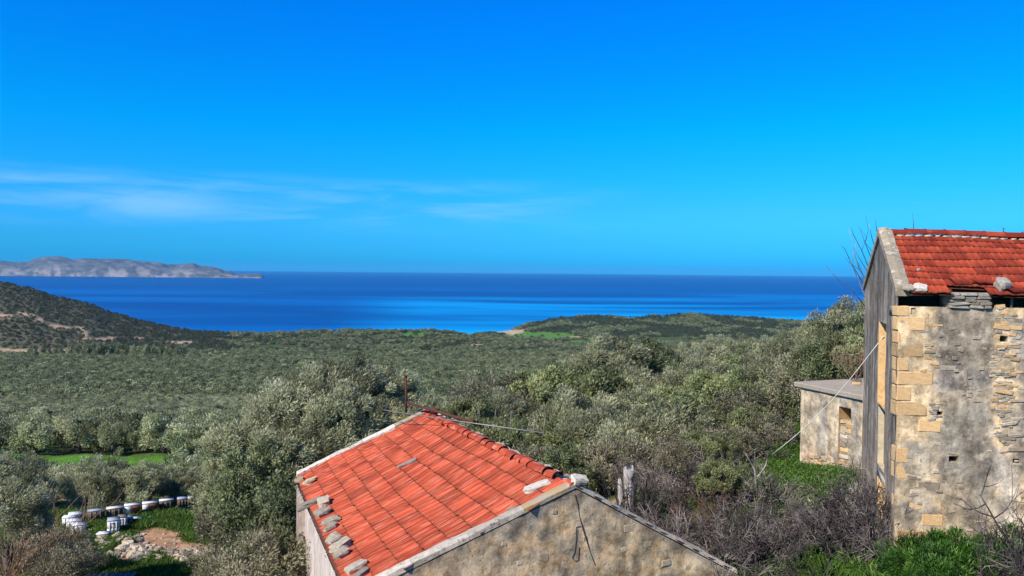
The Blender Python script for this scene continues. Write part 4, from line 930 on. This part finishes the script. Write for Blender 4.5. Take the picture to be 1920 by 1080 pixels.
# ============================================================ trees
BIG = 'olive trees massed to the left of the hut'
for px, py, D, Rr, kind, lab in (
    (705, 742, 30, 1.45, 'olive', 'olive tree whose crown touches the rusty antenna post'), (640, 752, 29, 1.6, 'olive', 'tallest olive tree rising behind the far corner of the hut'), (575, 775, 27.5, 1.6, 'olive', 'olive tree with wind combed crown left of the tallest one'),
    (520, 800, 27, 1.35, 'olive', 'pale olive tree at the upper left shoulder of the big clump'), (650, 815, 26.5, 1.5, 'olive', 'olive tree directly behind the far coping of the hut'), (560, 860, 25.5, 1.5, 'olive', 'olive tree in the middle of the clump beside the hut eave'),
    (470, 868, 26, 1.5, 'olive', 'sunlit olive tree forming the left flank of the big clump'), (500, 930, 24, 1.5, 'carob', 'darker tree low in the clump next to the hut wall'), (448, 930, 25, 1.15, 'olive', 'olive tree just right of the beehive row'),
    (478, 985, 23, 1.25, 'greyleaf', 'greyish bush at the foot of the clump above the bottom edge'), (530, 1000, 21.5, 1.3, 'carob', 'dark bush squeezed between the clump and the hut wall'), (425, 1050, 22.5, .85, 'greyleaf', 'grey bush beside the dirt bank below the beehives'), (490, 1075, 20, 1.2, 'greyleaf', 'grey twiggy bush at the bottom edge left of the hut'), (745, 790, 29, 1.2, 'olive', 'small olive tree between the antenna post and the hut peak')):
    treep(px, py, D, Rr, kind, lab, group=BIG, cat='olive tree' if kind == 'olive' else 'bush', name='olive_tree' if kind == 'olive' else 'bush')
G2 = 'olive trees and bushes on the slope right of the hut'
rows = [(66, 682, 1250, 1500, 44, 1.8, ('olive', 'olive', 'carob')), (54, 716, 1110, 1520, 58, 2.1, ('olive', 'carob', 'scrub', 'olive')), (44, 752, 930, 1480, 64, 1.9, ('scrub', 'olive', 'scrub', 'greyleaf')),
        (36, 795, 880, 1470, 66, 1.6, ('scrub', 'scrub', 'olive', 'carob')), (30, 842, 905, 1330, 58, 1.4, ('scrub', 'carob', 'scrub', 'olive')), (25, 884, 1000, 1180, 50, 1.0, ('carob', 'scrub', 'greyleaf'))]
lab2 = {66: 'farthest row on the slope', 54: 'second row of the slope', 44: 'bright middle band of the slope', 36: 'row just above the antenna rods', 30: 'near thicket behind the hut', 25: 'lowest bushes above the pale stump'}
ORD = ['first', 'second', 'third', 'fourth', 'fifth', 'sixth', 'seventh', 'eighth', 'ninth', 'tenth', 'eleventh', 'twelfth', 'thirteenth', 'fourteenth', 'fifteenth', 'sixteenth', 'seventeenth', 'eighteenth', 'nineteenth', 'twentieth']
kd = {'olive': 'silvery olive tree', 'carob': 'dark green leafy tree', 'scrub': 'yellowish green bushy tree', 'greyleaf': 'greyish thin leaved bush'}
for D, py, xa, xb, st, Rr, ks in rows:
    x = xa; q_ = -1
    while x < xb:
        k = random.choice(ks); q_ += 1; treep(x+jit(12), py+jit(7)+(x-1200)*-.03, D+jit(3), Rr*random.uniform(.85, 1.15), k, kd[k]+', '+ORD[q_]+' from the left in the '+lab2[D], group=G2, cat='tree', name='olive_tree' if k == 'olive' else 'bushy_tree'); x += st*random.uniform(.8, 1.2)
treep(1150, 690, 50, 2.5, 'olive', 'wind combed olive tree standing dark and alone above the bright bushes', cat='olive tree', flat=.85)
treep(1205, 700, 51, 2.3, 'carob', 'dark tree touching the right side of the lone wind combed olive', cat='tree', name='bushy_tree')
for px, py, D, Rr, k, lab in ((1600, 640, 31, 1.45, 'olive', 'tall olive tree rising against the sea left of the tall house'), (1548, 662, 33, 1.35, 'olive', 'olive tree with a pointed top left of the tallest by the house'), (1500, 690, 36, 1.4, 'olive', 'olive tree at the left end of the clump behind the outbuilding'),
        (1610, 665, 28, 1.25, 'carob', 'dark green tree against the wall of the tall house above the slab'), (1560, 690, 29, 1.3, 'carob', 'dark tree just above the outbuilding roof'), (1505, 725, 30, 1.3, 'greyleaf', 'grey bush left of the outbuilding roof corner'), (1450, 700, 38, 1.6, 'greyleaf', 'grey brown tree in the hollow left of the outbuilding'),
        (1455, 760, 31, 1.3, 'carob', 'dark bush left of the outbuilding wall'), (1400, 790, 30, 1.2, 'greyleaf', 'greyish bush between the dark bush and the bright slope'), (1640, 655, 29, 1.4, 'olive', 'olive tree mostly hidden behind the tall house gable'), (1440, 815, 27, .8, 'greyleaf', 'low grey bush near the end of the rope'), (1365, 838, 25, .8, 'greyleaf', 'low grey bush on the bare soil behind the thorns'), (1320, 852, 24, .7, 'scrub', 'small yellow green bush left of the low grey one'), (1405, 820, 28, .9, 'scrub', 'small yellow green bush on the grass patch in the hollow'), (1270, 862, 23, .7, 'greyleaf', 'small grey bush right of the pale stump'), (1350, 900, 20, .5, 'scrub', 'little green bush in the middle of the thorns')):
    treep(px, py, D, Rr, k, lab, cat='olive tree' if k == 'olive' else 'tree', name='olive_tree' if k == 'olive' else 'bushy_tree', group='trees behind the outbuilding')
G3 = 'olive trees around the beehives'
for px, py, D, Rr, lab in ((5, 915, 33, 1.3, 'olive tree at the left edge above the dead branches'), (15, 965, 22.5, 1.1, 'olive tree cut by the left edge below the first one'), (110, 1035, 25.5, .95, 'grey green bush in front of the white hive boxes'), (75, 1060, 27, 1.1, 'bush at the bottom left corner among dead branches'), (150, 915, 36, 1.3, 'olive tree right behind the open hive'),
        (70, 915, 38, 1.4, 'olive tree behind the left end of the apiary'), (215, 905, 43, 1.55, 'olive tree behind the second beehive from the left'), (265, 900, 44, 1.5, 'olive tree behind the brown and white hives'), (330, 892, 43, 1.5, 'olive tree behind the right end of the hive row'), (385, 905, 36, 1.3, 'olive tree where the hive row disappears'), (130, 1060, 22, .8, 'small grey bush beside the dark blue sheet')):
    if 200 < px < 400: py = 917; D = (34.8 if px < 290 else 37)+jit(.5); Rr = 1.12
    treep(px, py, D, Rr, 'greyleaf' if 'grey' in lab else 'olive', lab, group=G3, cat='olive tree')

# orchard: nearest as single trees, the rest as one mass
pts = []
y = 46.
while y < 240:
    x = -.78*y; dn_ = 0
    while x < .55*y:
        dn_ = y < 81 and x/y*F+960 < 600
        X, Y = x+jit(1.3), y+jit(1.3); t = X/Y*F+960
        if not (75 < Y < 100 and t < 660) and not (62 < Y < 77 and t < 500 and (int(X)+int(Y)) % 3) and not (t > 860 and Y < 78) and not (t > 1520 and Y < 130) and (t < 640 or Y > 78 or int(Y/3.4) % 2): pts.append((X, Y))
        x += 3.3 if dn_ else 5.5+y*.004
    y += 3.4 if y < 80 else 6.0+y*.004
near = [p for p in pts if -30 < p[0]/p[1]*F+960 < 1500]; near.sort(key=lambda p: p[1]); nset = near[:285]; rest = set(near[285:]) | {p for p in pts if p not in set(near)}
for X, Y in nset:
    zone = 'in the row just behind the beehives' if Y < 60 else 'on the near side of the green strip' if Y < 77 else 'bordering the far side of the bright green strip' if Y < 118 else 'in the orchard beyond the green strip'
    lr = X/Y*F+960; zone = zone if lr < 620 else 'in the orchard seen between the hut peak and the slope' if lr < 1000 else 'in the valley orchard behind the slope trees'
    lo = Y < 82 and lr < 620
    tree(X, Y, random.uniform(1.3, 1.7) if lo else random.uniform(1.9, 2.6), random.uniform(1.7, 2.1) if lo else random.uniform(2.2, 3.1), 'olive', 'grey green olive tree '+zone, group='olive trees of the valley orchard', pool=MIDC, dz=None)
rest = np.array(sorted(rest)) 
P2 = np.c_[rest, terrain(rest[:, 0], rest[:, 1])+1.9]
# far orchard
xs = []; 
for (ya, yb, sp_) in ((240, 500, 6.0), (500, 900, 7.0), (900, 1400, 8.0), (1400, 2450, 9.5)):
    n = int((yb-ya)/sp_); ys_ = ya+(np.arange(n)+.5)*sp_
    for yv in ys_:
        k = int(1.5*yv/sp_); X = (np.arange(k)/k-.5)*1.52*yv+RNG.uniform(-1, 1)*sp_; xs.append(np.c_[X+RNG.normal(0, sp_*.28, k), np.full(k, yv)+RNG.normal(0, sp_*.28, k), np.full(k, sp_)])
A = np.concatenate(xs); Z = terrain(A[:, 0], A[:, 1]); ta, gr = masks(A[:, 0], A[:, 1], Z); px, py = proj(A[:, 0], A[:, 1], Z)
hillm = (px < 430) & (A[:, 1] > 1020); head = (A[:, 1] > 1900)
dn = fbm(A[:, 0]/45, A[:, 1]/45, 0, 55); keep = (ta < .35) & ((gr < .4) | (RNG.random(len(A)) < .03)) & (Z > SEA+2) & (px > -120) & (px < 2000)
field = (A[:, 1] > 1050) & ~hillm & ~head; keep &= ~(field & (dn > .60)); keep &= ~(hillm & (fbm(A[:, 0]/30, A[:, 1]/30, 0, 57) > .69))
A, Z, hillm, head, field, dn = A[keep], Z[keep], hillm[keep], head[keep], field[keep], dn[keep]
dark = hillm | (head & (fbm(A[:, 0]/70, A[:, 1]/70, 0, 91) < .56)) | (field & (dn < .47))
sc = A[:, 2]*.46*RNG.uniform(.7, 1.15, len(A)); sc = np.where(dark, sc*.8*RNG.uniform(.55, 1.2, len(A)), sc); sc = np.where(hillm, sc*.8, sc)
P3_ = np.c_[A[:, 0], A[:, 1], Z+sc*.55]
PP = np.concatenate([P2, P3_]); s2_ = np.concatenate([RNG.uniform(2.2, 3.2, len(P2)), sc]); nP = len(PP)
rot = np.c_[np.zeros(nP), np.zeros(nP), RNG.uniform(0, 6.28, nP)]; scl = np.c_[s2_, s2_, s2_*RNG.uniform(.75, 1.0, nP)]
ids = np.concatenate([4+0*np.arange(len(P2)), np.where(dark, 7+0*sc, 4)]) ; 
vid = np.where(ids == 7, RNG.integers(4, 7, nP), RNG.integers(0, 4, nP)); vid = np.where(PP[:, 1] < 330, RNG.integers(7, 12, nP), vid)
scatter('olive_grove', PP, rot, scl, FARO+FARS+MIDC['olive'], 'vast grey green olive grove and scrub filling the valley down to the coast', vid)
# windbreak row at the far edge of the orchard
x = 62
G4 = 'tall trees of the windbreak row below the left hill'
i = 0
while x < 345:
    D = 860+jit(15); p = at(x, 668, D); z = gz(p.x, p.y); t = thing('windbreak_tree', (p.x, p.y, z-.3), 'tall dark tree standing apart, '+ORD[i]+' from the left end of the windbreak row' if i < 3 else 'tall dark tree, '+ORD[min(i, 19)]+' from the left in the closed windbreak row', 'tree', G4)
    link('trunk', TRUNKS[0], None, t, Matrix.Translation((p.x, p.y, z-.3)) @ Matrix.Diagonal((3, 3, 4, 1)))
    link('crown', random.choice(FARO), None, t, Matrix.Translation((p.x, p.y, z+6)) @ Matrix.Rotation(random.uniform(0, 6), 4, 'Z') @ Matrix.Diagonal((4.2, 4.2, 8.5, 1)))
    x += 24 if i < 3 else 13+jit(2); i += 1

# ------------------------------------------------------------ bare thorn bushes
def thorn_mesh(name, seed, mat, stems=6, depth=3, up=.03, spread=.95, r=.034, ln=.7, kids=4):
    g = np.random.default_rng(seed); mb = MB()
    for k in range(stems):
        a = 6.28*k/stems+g.random(); d = Vector((math.cos(a)*.8, math.sin(a)*.8, .6+g.random()*.6)).normalized(); branch(mb, Vector((math.cos(a)*.08, math.sin(a)*.08, 0)), d, ln*(.8+.4*g.random()), r, depth, g, kids, spread, up)
    me = mb.mesh(name); me.materials.append(M[mat]); return me
TH = [thorn_mesh('thorn_bush', 400+i, 'twig') for i in range(4)]
THR = [thorn_mesh('red_thorn_bush', 420+i, 'redtwig') for i in range(2)]; THD = [thorn_mesh('dead_branches', 430+i, 'drytwig', 6, 2, .1, .45, .02, 1.1) for i in range(2)]
def bush(px, py, D, s, pool, label, cat='thorn bush', name='thorn_bush', group='bare thorn bushes between the hut and the tall house', sz=1):
    p = at(px, py, D); z = gz(p.x, p.y)-.05
    return link(name, random.choice(pool), None, None, Matrix.Translation((p.x, p.y, z)) @ Matrix.Rotation(random.uniform(0, 6.28), 4, 'Z') @ Matrix.Diagonal((s, s, s*sz, 1)), label=label, category=cat, group=group)
random.seed(21)
zones = [(1175, 1300, 27, 21, 'below the dark thicket'), (1290, 1440, 25, 19.5, 'in the hollow below the grey trees'), (1195, 1330, 19, 15.5, 'right of the hut gable'), (1330, 1490, 19, 15.5, 'in the middle of the waste ground'), (1500, 1625, 18, 14.5, 'in front of the tall house gable'), (1260, 1620, 17.2, 15.2, 'along the bottom edge')]
for xa, xb, Da, Db, lab in zones:
    n_ = 8 if Da > 15 else 11
    xs_ = sorted(random.uniform(xa, xb) for _ in range(n_))
    for k, x_ in enumerate(xs_):
        D = random.uniform(Db, Da); red = random.random() < .07; bush(x_, 900, D, random.uniform(.6, 1.2)*(1.15 if Da < 18 else 1), THR if red else TH, ('reddish' if red else 'grey')+' bare thorn bush '+lab+', '+ORD[k]+' from the left')
for q_, (px, D, s) in enumerate(((1898, 12.6, .7), (1925, 12.3, .8), (1912, 12.9, .85), (1960, 12.4, 1.1), (1885, 12.2, .55))): bush(px, 1000, D, s, TH, ORD[q_]+' dark bare bush from the left against the front wall of the tall house', sz=1.3)
for q_, (px, D, s) in enumerate(((1640, 15.0, .8), (1655, 14.6, .75), (1630, 16.2, .85), (1668, 14.2, .6))): bush(px, 1000, D, s, TH, ORD[q_]+' bare creeper bush climbing the foot of the tall house gable', sz=1.7)
for q_, (px, D, s) in enumerate(((5, 22.5, 1.5), (35, 22, 1.25), (-20, 23, 1.6), (62, 22.5, 1.1), (15, 24, 1.5), (45, 24.5, 1.3), (-10, 25, 1.8))): bush(px, 1000, D, s, THD, ORD[q_]+' heap of brown dead branches in the bottom left corner', 'dead branches', 'dead_branches', 'dead branches at the bottom left', sz=.9)
for q_, (px, D, s) in enumerate(((400, 22.5, 1.2), (470, 21.5, 1.3), (525, 20.8, 1.2), (440, 22, 1.3))): bush(px, 1000, D, s, TH, ORD[q_]+' bare grey bush at the bottom edge left of the hut wall', group='bare bushes left of the hut')
for px, D, s in ((1600, 24.5, .7), (1617, 24, .7)):
    p = at(px, 700, D); link('dry_bush', random.choice(THD), None, None, Matrix.Translation((p.x, p.y, sz-.05)) @ Matrix.Diagonal((s, s, s, 1)), label='dry pinkish bush behind the slab roof, '+('the left one' if px == 1600 else 'the one touching the tall house'), category='bush', group='dry bushes behind the slab roof')
# bare fig tree with long upright whips behind the gable
whips = [[(1640, 640), (1625, 560), (1600, 500), (1585, 465), (1573, 458)], [(1640, 640), (1630, 540), (1605, 480), (1590, 430)], [(1645, 620), (1635, 520), (1615, 470), (1600, 440), (1597, 425)], [(1645, 600), (1640, 500), (1622, 455), (1612, 430)], [(1648, 580), (1643, 480), (1632, 440), (1628, 420)],
         [(1650, 560), (1648, 470), (1642, 430), (1641, 412)], [(1640, 600), (1600, 545), (1570, 525), (1546, 497)], [(1635, 580), (1618, 530), (1600, 500), (1580, 480)], [(1643, 540), (1628, 510), (1610, 485), (1603, 470)], [(1648, 520), (1640, 480), (1618, 450)], [(1647, 600), (1625, 530), (1612, 505), (1592, 492)]]
fb_ = at(1645, 700, 21.5); fig = thing('fig_tree', P3(fb_, gz(fb_.x, fb_.y)), 'leafless tree with long upright whips behind the tall house gable', 'tree')
mb = MB(); mb.tube([P3(fb_, gz(fb_.x, fb_.y)), at(1645, 680, 21.5), at(1643, 620, 21.4)], [.11, .09, .06], 7); mb.link('trunk', M['bark'], fig)
for wv in whips:
    pp = [at(a+jit(2), b, 21.4-.25*i) for i, (a, b) in enumerate(wv)]; mb = MB(); mb.tube(pp, [.017*(1-.75*i/(len(pp)-1)) for i in range(len(pp))], 4)
    if len(pp) > 4 or random.random() < .5: q = pp[2]; mb.tube([q, q+Vector((jit(.2), 0, .35)), q+Vector((jit(.3), 0, .75))], [.008, .006, .004], 3)
    mb.link('whip_branch', M['twig'], fig)

# pale forked stump
mb = MB(); s0 = at(1182, 925, 20.0); zb = gz(s0.x, s0.y)-.1
def snag(p, q, r1, r2, n=9):
    pts_ = [p.lerp(q, k/n)+Vector((random.gauss(0, .018), random.gauss(0, .018), 0)) for k in range(n+1)]; mb.tube(pts_, [(r1+(r2-r1)*k/n)*random.uniform(.82, 1.2) for k in range(n+1)], 9)
snag(P3(s0, zb), at(1179, 880, 20), .2, .13); snag(P3(s0, zb)+Vector((-.2, 0, 0)), at(1163, 898, 20), .18, .05); snag(at(1184, 888, 20), at(1186, 872, 20), .07, .02, 4); snag(at(1175, 888, 20), at(1173, 875, 20), .07, .025, 4)
m = MT('weathered_wood'); m.col(m.mix(m.noise(3, 6, .7, stretch=(3, 3, .4)), (0.24, 0.21, 0.19), (0.5, 0.46, 0.42))); M['stump'] = m.fin(.95, .1, m.noise(9, 5, stretch=(2, 2, .3)), 1, .05)
mb.single('tree_stump', M['stump'], P3(s0, zb), 'pale grey forked stump among the thorns behind the hut', 'stump')
for px, lab in ((1168, 'left'), (1192, 'right')): bush(px, 900, 19.3, .9, TH, 'tall dry thorn bush hiding the foot of the pale stump on the '+lab, sz=2.1)
for q_, (px, D, s_) in enumerate(((1150, 18.6, .8), (1180, 18.3, .7), (1215, 18.5, .85), (1240, 20, .9), (1130, 20.5, .8))): bush(px, 900, D, s_*1.3, TH, ORD[q_]+' bare thorn bush tangled round the foot of the pale stump')
# leaning pole near rope foot
mb = MB(); mb.tube([at(1420, 930, 18.5), at(1415, 880, 18.6), at(1398, 850, 18.7)], [.03, .025, .012], 5); mb.tube([at(1418, 900, 18.5), at(1436, 872, 18.6), at(1440, 850, 18.6)], [.02, .015, .01], 5)
mb.single('dead_sapling', M['twig'], at(1420, 930, 18.5), 'dark forked sapling standing in the thorns left of the rope foot', 'sapling')

# rocks on the waste ground
for px, py, s, lab in ((1420, 939, .3, 'whitish round boulder in the thorns below the rope'), (1222, 984, .34, 'flat pale stone on the ground right of the hut gable slope'), (1340, 975, .22, 'pale stone half hidden in thorns in the middle ground'), (1432, 962, .2, 'reddish stone beside the whitish boulder'), (1486, 875, .16, 'small pale stone at the foot of the outbuilding corner'), (1405, 985, .25, 'ochre stone below the whitish boulder')):
    d = ray(px, py); D = 17.0
    for _ in range(12): p = at(px, py, D); D = D*(gz(p.x, p.y)/p.z) if p.z < 0 else D
    p = at(px, py, D); link('rock', random.choice(boulders('pale' if 'red' in lab or 'ochre' in lab else 'white')), None, None, Matrix.Translation((p.x, p.y, gz(p.x, p.y)+s*.15)) @ Euler((.2, .1, jit(3))).to_matrix().to_4x4() @ Matrix.Diagonal((s, s*.8, s*.6, 1)), label=lab, category='rock')

# ------------------------------------------------------------ beehives
def gnd(px, py):
    D = 30.
    for _ in range(9): p = at(px, py, D); D = D*.4+.6*D*(gz(p.x, p.y)/p.z)
    p = at(px, py, D); return Vector((p.x, p.y, gz(p.x, p.y)))
def hive(px, py, w_, h_, d_, body, lid, label, side=None, rz=.25, name='beehive', legs=True, group='beehives on the grass below the hut', tiers=1):
    p = gnd(px, py); t = thing(name, p, label, 'beehive' if 'hive' in label else 'box', group); rm = Matrix.Rotation(rz, 4, 'Z'); zb = .0
    if legs:
        mb = MB(); 
        for sx in (-.3, 0, .3): mb.box(p+rm @ Vector((sx*w_, 0, .12)), (.07, d_*1.1, .04), rm)
        for sx in (-1, 1):
            for sy in (-1, 1): mb.box(p+rm @ Vector((sx*w_*.45, sy*d_*.4, .04)), (.07, .07, .16), rm)
        mb.link('stand', M['wood'], t); mb = MB(); mb.box(p+rm @ Vector((0, -d_*.5-.1, .12)), (w_*.9, .2, .025), rm); mb.link('landing_board', M['wood'], t); zb = .14
    hh = h_/tiers
    for k in range(tiers):
        mb = MB(); mb.box(p+rm @ Vector((0, 0, zb+hh*(k+.5))), (w_*(1-.02*k), d_, hh-.012), rm); bx_ = mb.link('box', M[body], t)
        mb = MB(); mb.box(p+rm @ Vector((0, -d_/2-.012, zb+hh*(k+.72))), (w_*.3, .024, .03), rm); mb.link('handle', M['wood'], bx_)
    if side:
        mb = MB(); mb.box(p+rm @ Vector((-w_*.27, -d_/2-.008, zb+h_*.5)), (w_*.44, .016, h_*.9), rm); mb.link('front_panel', M[side], t)
    else:
        mb = MB()
        for k in range(3): mb.box(p+rm @ Vector((w_*(-.28+.28*k), -d_/2-.008, zb+h_*.5)), (.03, .016, h_*.92), rm)
        mb.link('batten', M['wood' if body == 'hdark' else body], t)
    mb = MB(); mb.box(p+rm @ Vector((0, 0, zb+h_+.025)), (w_*1.04, d_*1.04, .04), rm); mb.link('lid', M[lid], t)
    if legs:
        mb = MB(); mb.box(p+rm @ Vector((0, -d_/2-.008, zb+.04)), (w_*.5, .02, .02), rm); mb.link('entrance', M['dark'], bx_)
for a in ((180, 979, .6, .34, .26, 'hdark', 'hgrey', 'dark wooden beehive with a blue grey lid, left end of the raised row'), (215, 974, .6, .34, .26, 'hdark', 'hwhite', 'dark beehive with a white lid behind the tall white stack'),
          (248, 968, .58, .34, .26, 'hbrown', 'hwhite', 'brown beehive with a white left panel, third in the raised row'), (281, 963, .58, .34, .26, 'hbrown', 'hwhite', 'orange brown beehive with a wide white front panel'), (312, 958, .56, .34, .26, 'hdark', 'hwhite', 'dark beehive with a white lid right of the orange brown one'),
          (342, 953, .42, .32, .3, 'hdark', 'hgrey', 'small dark beehive with a blue grey lid near the olive tree'), (358, 950, .36, .32, .3, 'hdark', 'hwhite', 'last beehive of the row, white lidded, against the olive tree')):
    hive(*a, side='hwhite' if a[5] == 'hbrown' else None, rz=.42)
hive(142, 980, .5, .22, .4, 'hdark', 'hwhite', 'low dark beehive with a tilted white lid left of the raised row', rz=.5)
for i, (px, py) in enumerate(((147, 1000), (139, 992), (131, 985))): hive(px, py, .48, .34, .34, 'hwhite', 'hwhite', ('nearest', 'middle', 'farthest')[i]+' of the three white hive boxes set one behind another', rz=.3, legs=False)
hive(213, 1001, .42, .56, .42, 'hwhite', 'hgrey', 'tall white double beehive with a grey lid', legs=False, tiers=2, rz=.4)
hive(230, 990, .34, .46, .36, 'hwhite', 'wood', 'narrow white hive box right behind the tall white stack', legs=False, rz=.4, tiers=2)
hive(242, 985, .3, .3, .36, 'hdark', 'hgrey', 'small dark hive box between the white stack and the yellow box', legs=False, rz=.4)
hive(256, 978, .4, .12, .3, 'hyellow', 'hwhite', 'low yellow box with a white lid in the grass', legs=False, rz=.1, name='box')
hive(194, 1010, .42, .2, .3, 'white', 'hwhite', 'squat cream box left of the tall white double beehive', legs=False, rz=.1, name='box')
p = gnd(281, 975); mb = MB(); n = 8
for i in range(n):
    for j in range(4):
        f = lambda a, b: p+Vector(((a/n-.5)*.42, (b/4-.5)*.35, .04+.13*math.sin(math.pi*a/n)*math.sin(math.pi*b/4)+.015*math.sin(a*3+b*5)))
        mb.quad(f(i, j), f(i+1, j), f(i+1, j+1), f(i, j+1))
mb.single('tarp', M['hgreen'], p, 'crumpled green tarp in the grass in front of the beehives', 'tarp')
p = gnd(195, 1104); mb = MB(); rm = Matrix.Rotation(.1, 4, 'Z')
for i in range(16): mb.box(p+rm @ Vector((-.75+i*.1, 0, .25+.02*(i % 2))), (.1, 1.2, .02), rm @ Matrix.Rotation(.5 if i % 2 else -.5, 4, 'Y'))
mb.single('metal_sheet', M['blue'], p, 'dark blue corrugated sheet at the bottom edge below the beehives', 'metal sheet')
bk = at(1, 1, 1)
# terrace stones below the hives
random.seed(5)
tw = thing('terrace_wall', gnd(240, 1035), 'crumbling dry stone terrace bank of pale rubble below the beehives', 'terrace wall')
for i in range(150):
    t = random.random(); a = random.random(); px, py = ((random.uniform(188, 262), random.uniform(1008, 1046)) if t < .55 else (random.uniform(255, 385), 1040+random.uniform(-8, 16)))
    p = gnd(px, py); s = random.uniform(.1, .3)
    link('stone', random.choice(boulders(random.choice(['pale', 'pale', 'buff', 'lichen']))), None, tw, Matrix.Translation(p+Vector((0, 0, s*.2))) @ Euler((jit(.4), jit(.4), jit(3))).to_matrix().to_4x4() @ Matrix.Diagonal((s*1.2, s, s*.7, 1)))
p = gnd(333, 985); link('rock', boulders('lichen')[1], None, None, Matrix.Translation(p+Vector((0, 0, .05))) @ Matrix.Diagonal((.36, .25, .14, 1)), label='flat grey rock lying in the grass right of the hives', category='rock')

# ------------------------------------------------------------ grass and green undergrowth
def tuft(name, seed, mat, n, h, w_, sp_, curl=.5):
    g = np.random.default_rng(seed); b = g.normal(size=(n, 3))*sp_; b[:, 2] = 0; d = unit(g.normal(size=(n, 3))*curl+np.array([0, 0, 1])); hh = h*(.5+.8*g.random((n, 1)))
    sd = unit(np.cross(d, g.normal(size=(n, 3)))); lean = unit(g.normal(size=(n, 3))*np.array([1, 1, .1])); m_ = b+d*hh*.6; e = b+d*hh+lean*hh*.35
    V = np.stack([b-sd*w_/2, b+sd*w_/2, m_+sd*w_/2, e, m_-sd*w_/2], 1).reshape(-1, 3); Fq = np.arange(n*5).reshape(n, 5)
    me = mesh_np(name, V, Fq, tint=np.repeat(g.random(n), 5)); me.materials.append(M[mat]); return me
GRASS = [tuft('grass_tuft', 500+i, 'grass', 70, .16, .014, .13) for i in range(3)]
HERB = [mk('grass', 'herb', 510+i, 14, 420, .22, .1, rc=.5, wind=0, up=.7, lump=.5) for i in range(2)]
def area(regions, n, dmax=45):
    out = []
    for (x1, y1, x2, y2, k) in regions:
        px, py = RNG.uniform(x1, x2, k), RNG.uniform(y1, y2, k); d = np.array(fwd)[None]+np.array(cr)[None]*((px-960)/F)[:, None]-np.array(cu)[None]*((py-540)/F)[:, None]; d = d/d[:, 1:2]; D = np.full(k, 25.)
        for _ in range(12): D = D*.5+.5*D*terrain(d[:, 0]*D, D)/(d[:, 2]*D)
        p = d*D[:, None]; p[:, 2] = terrain(p[:, 0], p[:, 1]); out.append(p[(D > 5) & (D < dmax)])
    return np.concatenate(out)
def scat(name, P, vs, smin, smax, label, zf=1):
    n = len(P); s = RNG.uniform(smin, smax, n); scatter(name, P, np.c_[RNG.normal(0, .12, n), RNG.normal(0, .12, n), RNG.uniform(0, 6.28, n)], np.c_[s, s, s*zf], vs, label)
random.seed(9)
Pg = area([(90, 960, 420, 1110, 4200), (1300, 740, 1640, 1000, 4200), (1180, 900, 1640, 1110, 2600), (1480, 860, 1640, 960, 1500), (1640, 1020, 1960, 1110, 500)], 0)
px, py = proj(Pg[:, 0], Pg[:, 1], Pg[:, 2]); k_ = fbm(Pg[:, 0]/1.2, Pg[:, 1]/1.2, 0, 21)
dd = np.maximum(ell(px, py, 295, 1012, 60, 26), np.maximum(ell(px, py, 350, 1035, 60, 22), ell(px, py, 240, 1040, 40, 22)))
Pg = Pg[(dd < .3) & (np.where(px > 1000, 1-fbm(Pg[:, 0]/1.6, Pg[:, 1]/1.6, 0, 14), 1) > .44)]
scat('grass', Pg, GRASS, .6, 1.4, 'bright green spring grass around the hives and the ruined house')
Ph = area([(1500, 868, 1625, 925, 420), (1430, 780, 1490, 880, 120), (1180, 900, 1620, 1090, 200), (1380, 860, 1640, 960, 330), (205, 1000, 260, 1020, 14), (380, 960, 400, 1010, 10)], 0)
scat('green_undergrowth', Ph, HERB, .12, .34, 'low leafy green undergrowth below the outbuilding', .8)
# gravel scraps on the waste ground
Pp = area([(1180, 880, 1640, 1110, 420), (200, 1000, 390, 1070, 160)], 0); scat('rubble', Pp, rocks('pale'), .05, .17, 'scattered pale rubble on the waste ground', .6)
# fennel clump at the foot of the tall house
FEN = [crown_mesh('fennel_leaves', 600+i, 45, 7000, .17, .03, rc=.24, wind=0, up=.7, lump=1.0, flat=.75) for i in range(2)]
for f in FEN: f.materials.append(M['fern'])
for px, D, s, lab in ((1740, 13.2, .55, 'green feathery fennel clump at the left foot of the tall house wall'), (1800, 13.0, .6, 'biggest green fennel clump under the tall house wall'), (1850, 13.1, .5, 'green fennel clump right of the biggest one'), (1715, 13.0, .4, 'small green fennel clump under the house corner'), (1895, 13.2, .55, 'green fennel clump among the bare twigs by the right edge'), (1770, 12.6, .5, 'green fennel clump cut by the bottom edge')):
    p = at(px, 1065, D); z = gz(p.x, p.y); mb = MB()
    t = thing('fennel', (p.x, p.y, z), lab, 'plant', 'fennel clumps below the tall house'); link('leaves', random.choice(FEN), None, t, Matrix.Translation((p.x, p.y, z+s*.45)) @ Matrix.Rotation(jit(3), 4, 'Z') @ Matrix.Scale(s, 4))
    for k in range(5): mb.tube([Vector((p.x, p.y, z)), Vector((p.x+jit(.15), p.y+jit(.1), z+s*.6)), Vector((p.x+jit(.3), p.y+jit(.2), z+s*1.1))], [.012, .009, .004], 4)
    mb.link('stems', M['fern'], t)

# ------------------------------------------------------------ air
hz = MB(); hz.hexa([Vector((x, y, z)) for z in (SEA-8, 215) for x, y in ((-62000, -62000), (62000, -62000), (62000, 62000), (-62000, 62000))])
m = bpy.data.materials.new('haze_air'); m.use_nodes = True; m.node_tree.nodes.clear(); pv = m.node_tree.nodes.new('ShaderNodeVolumePrincipled'); mo = m.node_tree.nodes.new('ShaderNodeOutputMaterial')
pv.inputs['Color'].default_value = (0.15, 0.62, 1.0, 1); pv.inputs['Density'].default_value = 0.000015; pv.inputs['Anisotropy'].default_value = 0.0; m.node_tree.links.new(pv.outputs[0], mo.inputs['Volume'])
ho = hz.link('haze', m, kind='stuff'); ho['label'] = 'thin blue haze over the sea and the island'
